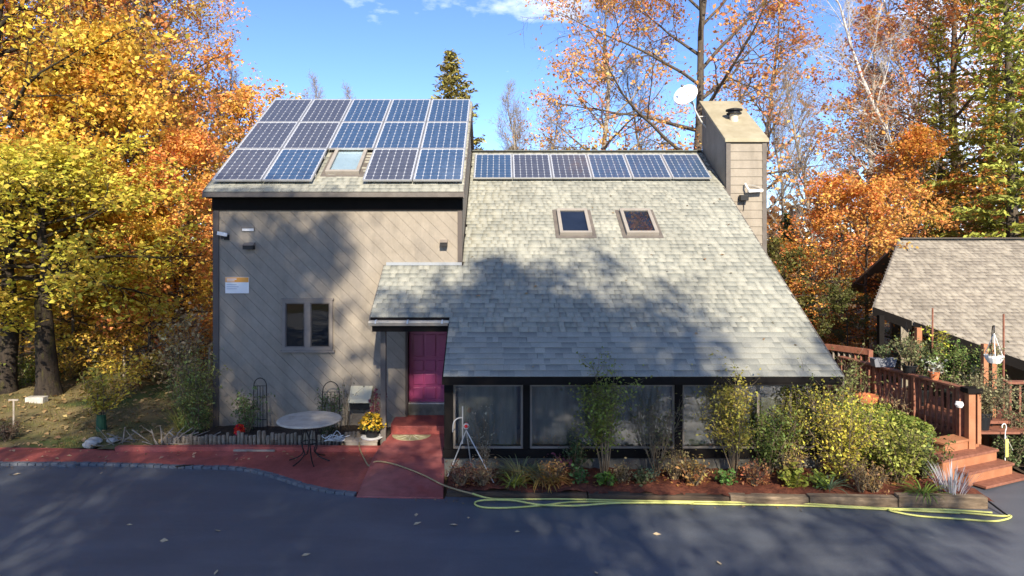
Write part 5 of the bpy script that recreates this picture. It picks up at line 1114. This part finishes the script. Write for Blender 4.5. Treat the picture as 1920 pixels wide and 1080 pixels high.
# ------------------------------------------------------------------ things on and around the deck
rp = lambda y: 7.84-(y-11.42)*.182
t = thing('rail_trough', 'grey trough planter of greenery on the deck rail', 'planter', (rp(13.4), 13.4, RT)); x = rp(13.4)
MB().prism([Vector((x-.19, 13.3, RT)), Vector((x+.19, 13.3, RT)), Vector((x+.23, 13.28, RT+.17)), Vector((x-.23, 13.28, RT+.17))], (0, .18, 0)).build('trough', m_potgrey, t, bevel=.008); plant_parts(t, gen_shrub(181, .26, .22, 12, 4, 260, .045), x, 13.38, RT+.14, (.13, .17, .07))
t = thing('hanging_pot', 'grey cone shaped hanging pot near the outbuilding post', 'planter', (8.15, 13.8, 1.5)); MB().lathe([(0, 0), (.07, 0), (.15, .2), (.165, .22), (.13, .21), (0, .18)], (8.18, 13.8, 1.52), 18).build('pot', m_potgrey, t); plant_parts(t, gen_shrub(182, .2, .2, 10, 4, 180, .045, droop=.05), 8.18, 13.8, 1.7, (.14, .15, .04))
for a in (0, 2.1, 4.2): MB().tube([(8.18+.15*math.cos(a), 13.8+.15*math.sin(a), 1.72), (8.18, 13.8, 2.25)], .003, 4).build('cord', m_black, t)
def potted(x, y, z, r_, h, m_, gen, c, label, name='potted_shrub'):
    t = thing(name, label, 'potted plant', (x, y, z)); pot(t, x, y, z, r_, h, m_, sides=18); plant_parts(t, gen, x, y, z+h*.8, c); return t
potted(rp(12.75)+.02, 12.75, RT, .13, .15, m_potblack, gen_shrub(183, .48, .28, 12, 6, 420, .05), (.17, .18, .08), 'grey green shrub in black pot on the deck rail')
potted(rp(12.15), 12.15, RT, .085, .14, m_terra, gen_shrub(184, .2, .14, 8, 4, 120, .045), (.40, .42, .36), 'small terracotta pot with pale plant on the deck rail', 'terracotta_pot')
potted(8.75, 13.2, DF, .22, .35, m_potblack, gen_shrub(185, 1.0, .45, 16, 9, 1900, .052, z0=.12), (.16, .23, .06), 'large bright green potted shrub standing on the deck')
potted(8.25, 13.5, DF, .2, .32, m_potblack, gen_shrub(186, .95, .4, 16, 9, 1600, .052, z0=.12), (.13, .17, .07), 'dark green potted shrub behind the black rail pot')
potted(9.15, 12.9, DF, .2, .32, m_terra, gen_shrub(187, .80, .4, 14, 9, 1400, .052, z0=.12), (.20, .26, .07), 'green potted shrub near the red deck posts')
potted(8.25, 11.75, DF, .16, .3, m_potblack, gen_shrub(188, .78, .75, 26, 10, 3000, .042, z0=.08, droop=.05), (.20, .19, .10), 'grey brown spreading potted shrub behind the stair post')
t = thing('staked_vine', 'yellow green vine on a red stake at the roof edge', 'vine', (8.62, 13.6, DF)); MB().tube([(8.55, 13.55, DF), (8.56, 13.55, 2.55)], .018, 6).build('stake', m_deck, t); plant_parts(t, gen_shrub(189, 1.15, .15, 6, 8, 190, .06, z0=.35, r=.005), 8.66, 13.5, 1.05, (.42, .40, .05))
t = thing('red_stake', 'thin red brown stake above the eave near right edge', 'stake', (9.15, 12.4, DF)); MB().tube([(9.16, 12.45, DF), (9.16, 12.45, 2.55)], .018, 6).build('stick', m_deck, t)
t = thing('hanging_basket', 'white hanging basket with ropes and trailing plant near right edge', 'planter', (8.3, 11.5, 1.8)); MB().lathe([(0, 0), (.09, .0), (.14, .09), (.145, .13), (.12, .12), (0, .1)], (8.3, 11.5, 1.83), 16).build('basket', m_white, t); plant_parts(t, gen_shrub(190, .2, .16, 9, 4, 90, .045), 8.3, 11.5, 1.92, (.30, .30, .14))
for a in (0, 2.1, 4.2): MB().tube([(8.3+.14*math.cos(a), 11.5+.14*math.sin(a), 1.96), (8.3, 11.5, 2.33)], .007, 5).build('rope', m_white, t)
MB().tube(catmull([(8.55, 11.9, DF), (8.55, 11.9, 2.2), (8.48, 11.75, 2.42), (8.3, 11.5, 2.40), (8.3, 11.5, 2.33)], 5), .010, 6).build('hook', m_black, t)
t = thing('rail_ornament', 'small white round ornament hanging by the stair post', 'ornament', (7.65, 11.36, 1.1)); MB().lathe([(0, -.05), (.04, -.045), (.065, 0), (.05, .05), (0, .055)], (7.62, 11.36, 1.16), 12, wob=.08).build('ball', m_white, t); MB().tube([(7.62, 11.36, 1.2), (7.66, 11.45, 1.36)], .004, 4).build('cord', m_black, t)
t = thing('crook_ornament', 'white crook shaped garden ornament with pale ribbon right of stairs', 'ornament', (8.45, 11.5, 0)); MB().tube(catmull([(8.45, 11.45, .0), (8.45, 11.45, .62), (8.47, 11.45, .76), (8.44, 11.45, .82), (8.40, 11.45, .79), (8.40, 11.45, .75)], 5), [.008]*26, 6).build('crook', m_white, t)
MB().obox((8.455, 11.42, .42), (.05, .012, .30)).build('ribbon', m_hose_y, t); MB().tube([(8.46, 11.45, .62), (8.62, 11.5, .36)], .004, 4).build('stay', m_white, t)
for i, (x, y, h, sp_, n_, c, lab) in enumerate([(8.75, 11.75, .62, .5, 1300, (.13, .17, .07), 'low green bush right of the stairs'), (9.2, 11.55, .62, .6, 1500, (.17, .18, .09), 'grey green bush at the right edge by timber'), (9.6, 11.85, 1.0, .7, 1900, (.09, .11, .05), 'dark bush under the right railing'),
        (8.95, 11.85, 1.05, .5, 1300, (.16, .17, .08), 'pale bush in front of the right railing'), (10.1, 11.9, .8, .5, 700, (.12, .15, .06), 'green bush outside the right railing corner')]):
    plant('side_bush', lab, x, y, .02, gen_shrub(200+i, h, sp_, 20, 9, n_, .042, z0=.08), c, cat='bush', group='bushes right of the stairs')
t = thing('side_timber', 'short weathered timber edging the right side bed', 'timber', (9.4, 11.2, 0)); MB().bar((8.85, 11.38, .09), (10.9, 11.1, .09), .13, .17).build('beam', m_timber, t, bevel=.01)

# ------------------------------------------------------------------ grass, leaf litter
rngg = np.random.default_rng(21); n = 16000; gx = rngg.uniform(-16, -6.0, n); gy = 12.75+rngg.uniform(0, 1, n)**1.3*4.3; ok = ~((gx > -7.9) & (gy < 13.0)); gx, gy = gx[ok], gy[ok]; n = len(gx)
dens = vnoise(gx*1.1, gy*1.5, 3) > -.25; gx, gy = gx[dens], gy[dens]; n = len(gx); gz_ = lawn_z(gx, gy); a = rngg.uniform(0, 6.28, n); h = rngg.uniform(.03, .085, n); ln = rngg.normal(0, .03, (n, 2)); w = .006
B = np.stack([gx, gy, gz_-.005], 1); sd_ = np.stack([np.cos(a)*w, np.sin(a)*w, 0*a], 1); tip = B+np.stack([ln[:, 0], ln[:, 1], h], 1)
V = np.stack([B-sd_, B+sd_, tip], 1).reshape(-1, 3); tn = np.repeat(np.stack([rngg.uniform(0, 1, n), rngg.uniform(.2, .9, n), np.ones(n), np.ones(n)], 1), 3, 0)
g = put('lawn_grass', np_mesh('lawn_grass', V, np.arange(n*3).reshape(n, 3), tint=tn), m_leaf2); g.color = (.20, .17, .055, 1); tag(g, 'short dry autumn grass on the lawn left of the house', 'grass', kind='stuff')
def litter(name, label, xs, ys, zf, size, color, up=3.0):
    m_ = len(xs); C = np.stack([xs, ys, zf+.012+rngg.uniform(0, .012, m_)], 1); V, Q = leaf_quads(rngg, C, size, up=up, asp=.6); o = put(name, np_mesh(name, V, Q, tint=tint_of(rngg, m_)), m_leaf2); o.color = (*color, 1); tag(o, label, 'leaves', kind='stuff'); return o
n = 1500; lx = rngg.uniform(-16, -6, n); ly = 12.7+rngg.uniform(0, 1, n)*5; litter('lawn_leaves', 'fallen tan leaves scattered over the lawn', lx, ly, lawn_z(lx, ly), .10, (.42, .29, .14))
n = 9000; lx = rngg.uniform(-34, -5.9, n); ly = rngg.uniform(17.5, 40, n); litter('wood_leaves', 'carpet of fallen leaves under the left wood', lx, ly, np.where(ly < 19.5, lawn_z(lx, ly), -.04), .16, (.40, .22, .07), up=1.5)
n = 6000; lx = rngg.uniform(6.5, 36, n); ly = rngg.uniform(16, 40, n); litter('back_leaves', 'carpet of fallen leaves under the trees behind the deck', lx, ly, np.full(n, -.04), .16, (.40, .2, .06), up=1.5)
n = 420; lx = rngg.uniform(-.7, 6.8, n); ly = 10.5+rngg.uniform(0, .8, n)+.0*lx; litter('bed_leaves', 'small orange leaves fallen on the red mulch', lx, ly, mulch_z(lx, ly), .06, (.45, .20, .07))
n = 70; lx = rngg.uniform(-9.4, -2.3, n); ly = rngg.uniform(11.95, 12.5, n); litter('walk_leaves', 'pale dry leaves scattered on the red walkway', lx, ly, np.full(n, .032), .06, (.50, .33, .20))
n = 46; lx = rngg.uniform(-.7, 5.3, n); ly = rngg.uniform(11.05, 16.5, n); litter('roof_leaves', 'few dry leaves caught on the main roof shingles', lx, ly, MZ+MT*(ly-MY)+.01, .07, (.42, .26, .12))
n = 260; lx = rngg.uniform(-10, 7, n); ly = np.where(lx < -2.2, 11.72, 10.28-(lx+.83)*.06)-np.abs(rngg.normal(0, .10, n)); litter('drive_edge_leaves', 'small leaf bits gathered along the driveway edge', lx, ly, np.full(n, -.006), .035, (.34, .24, .14))
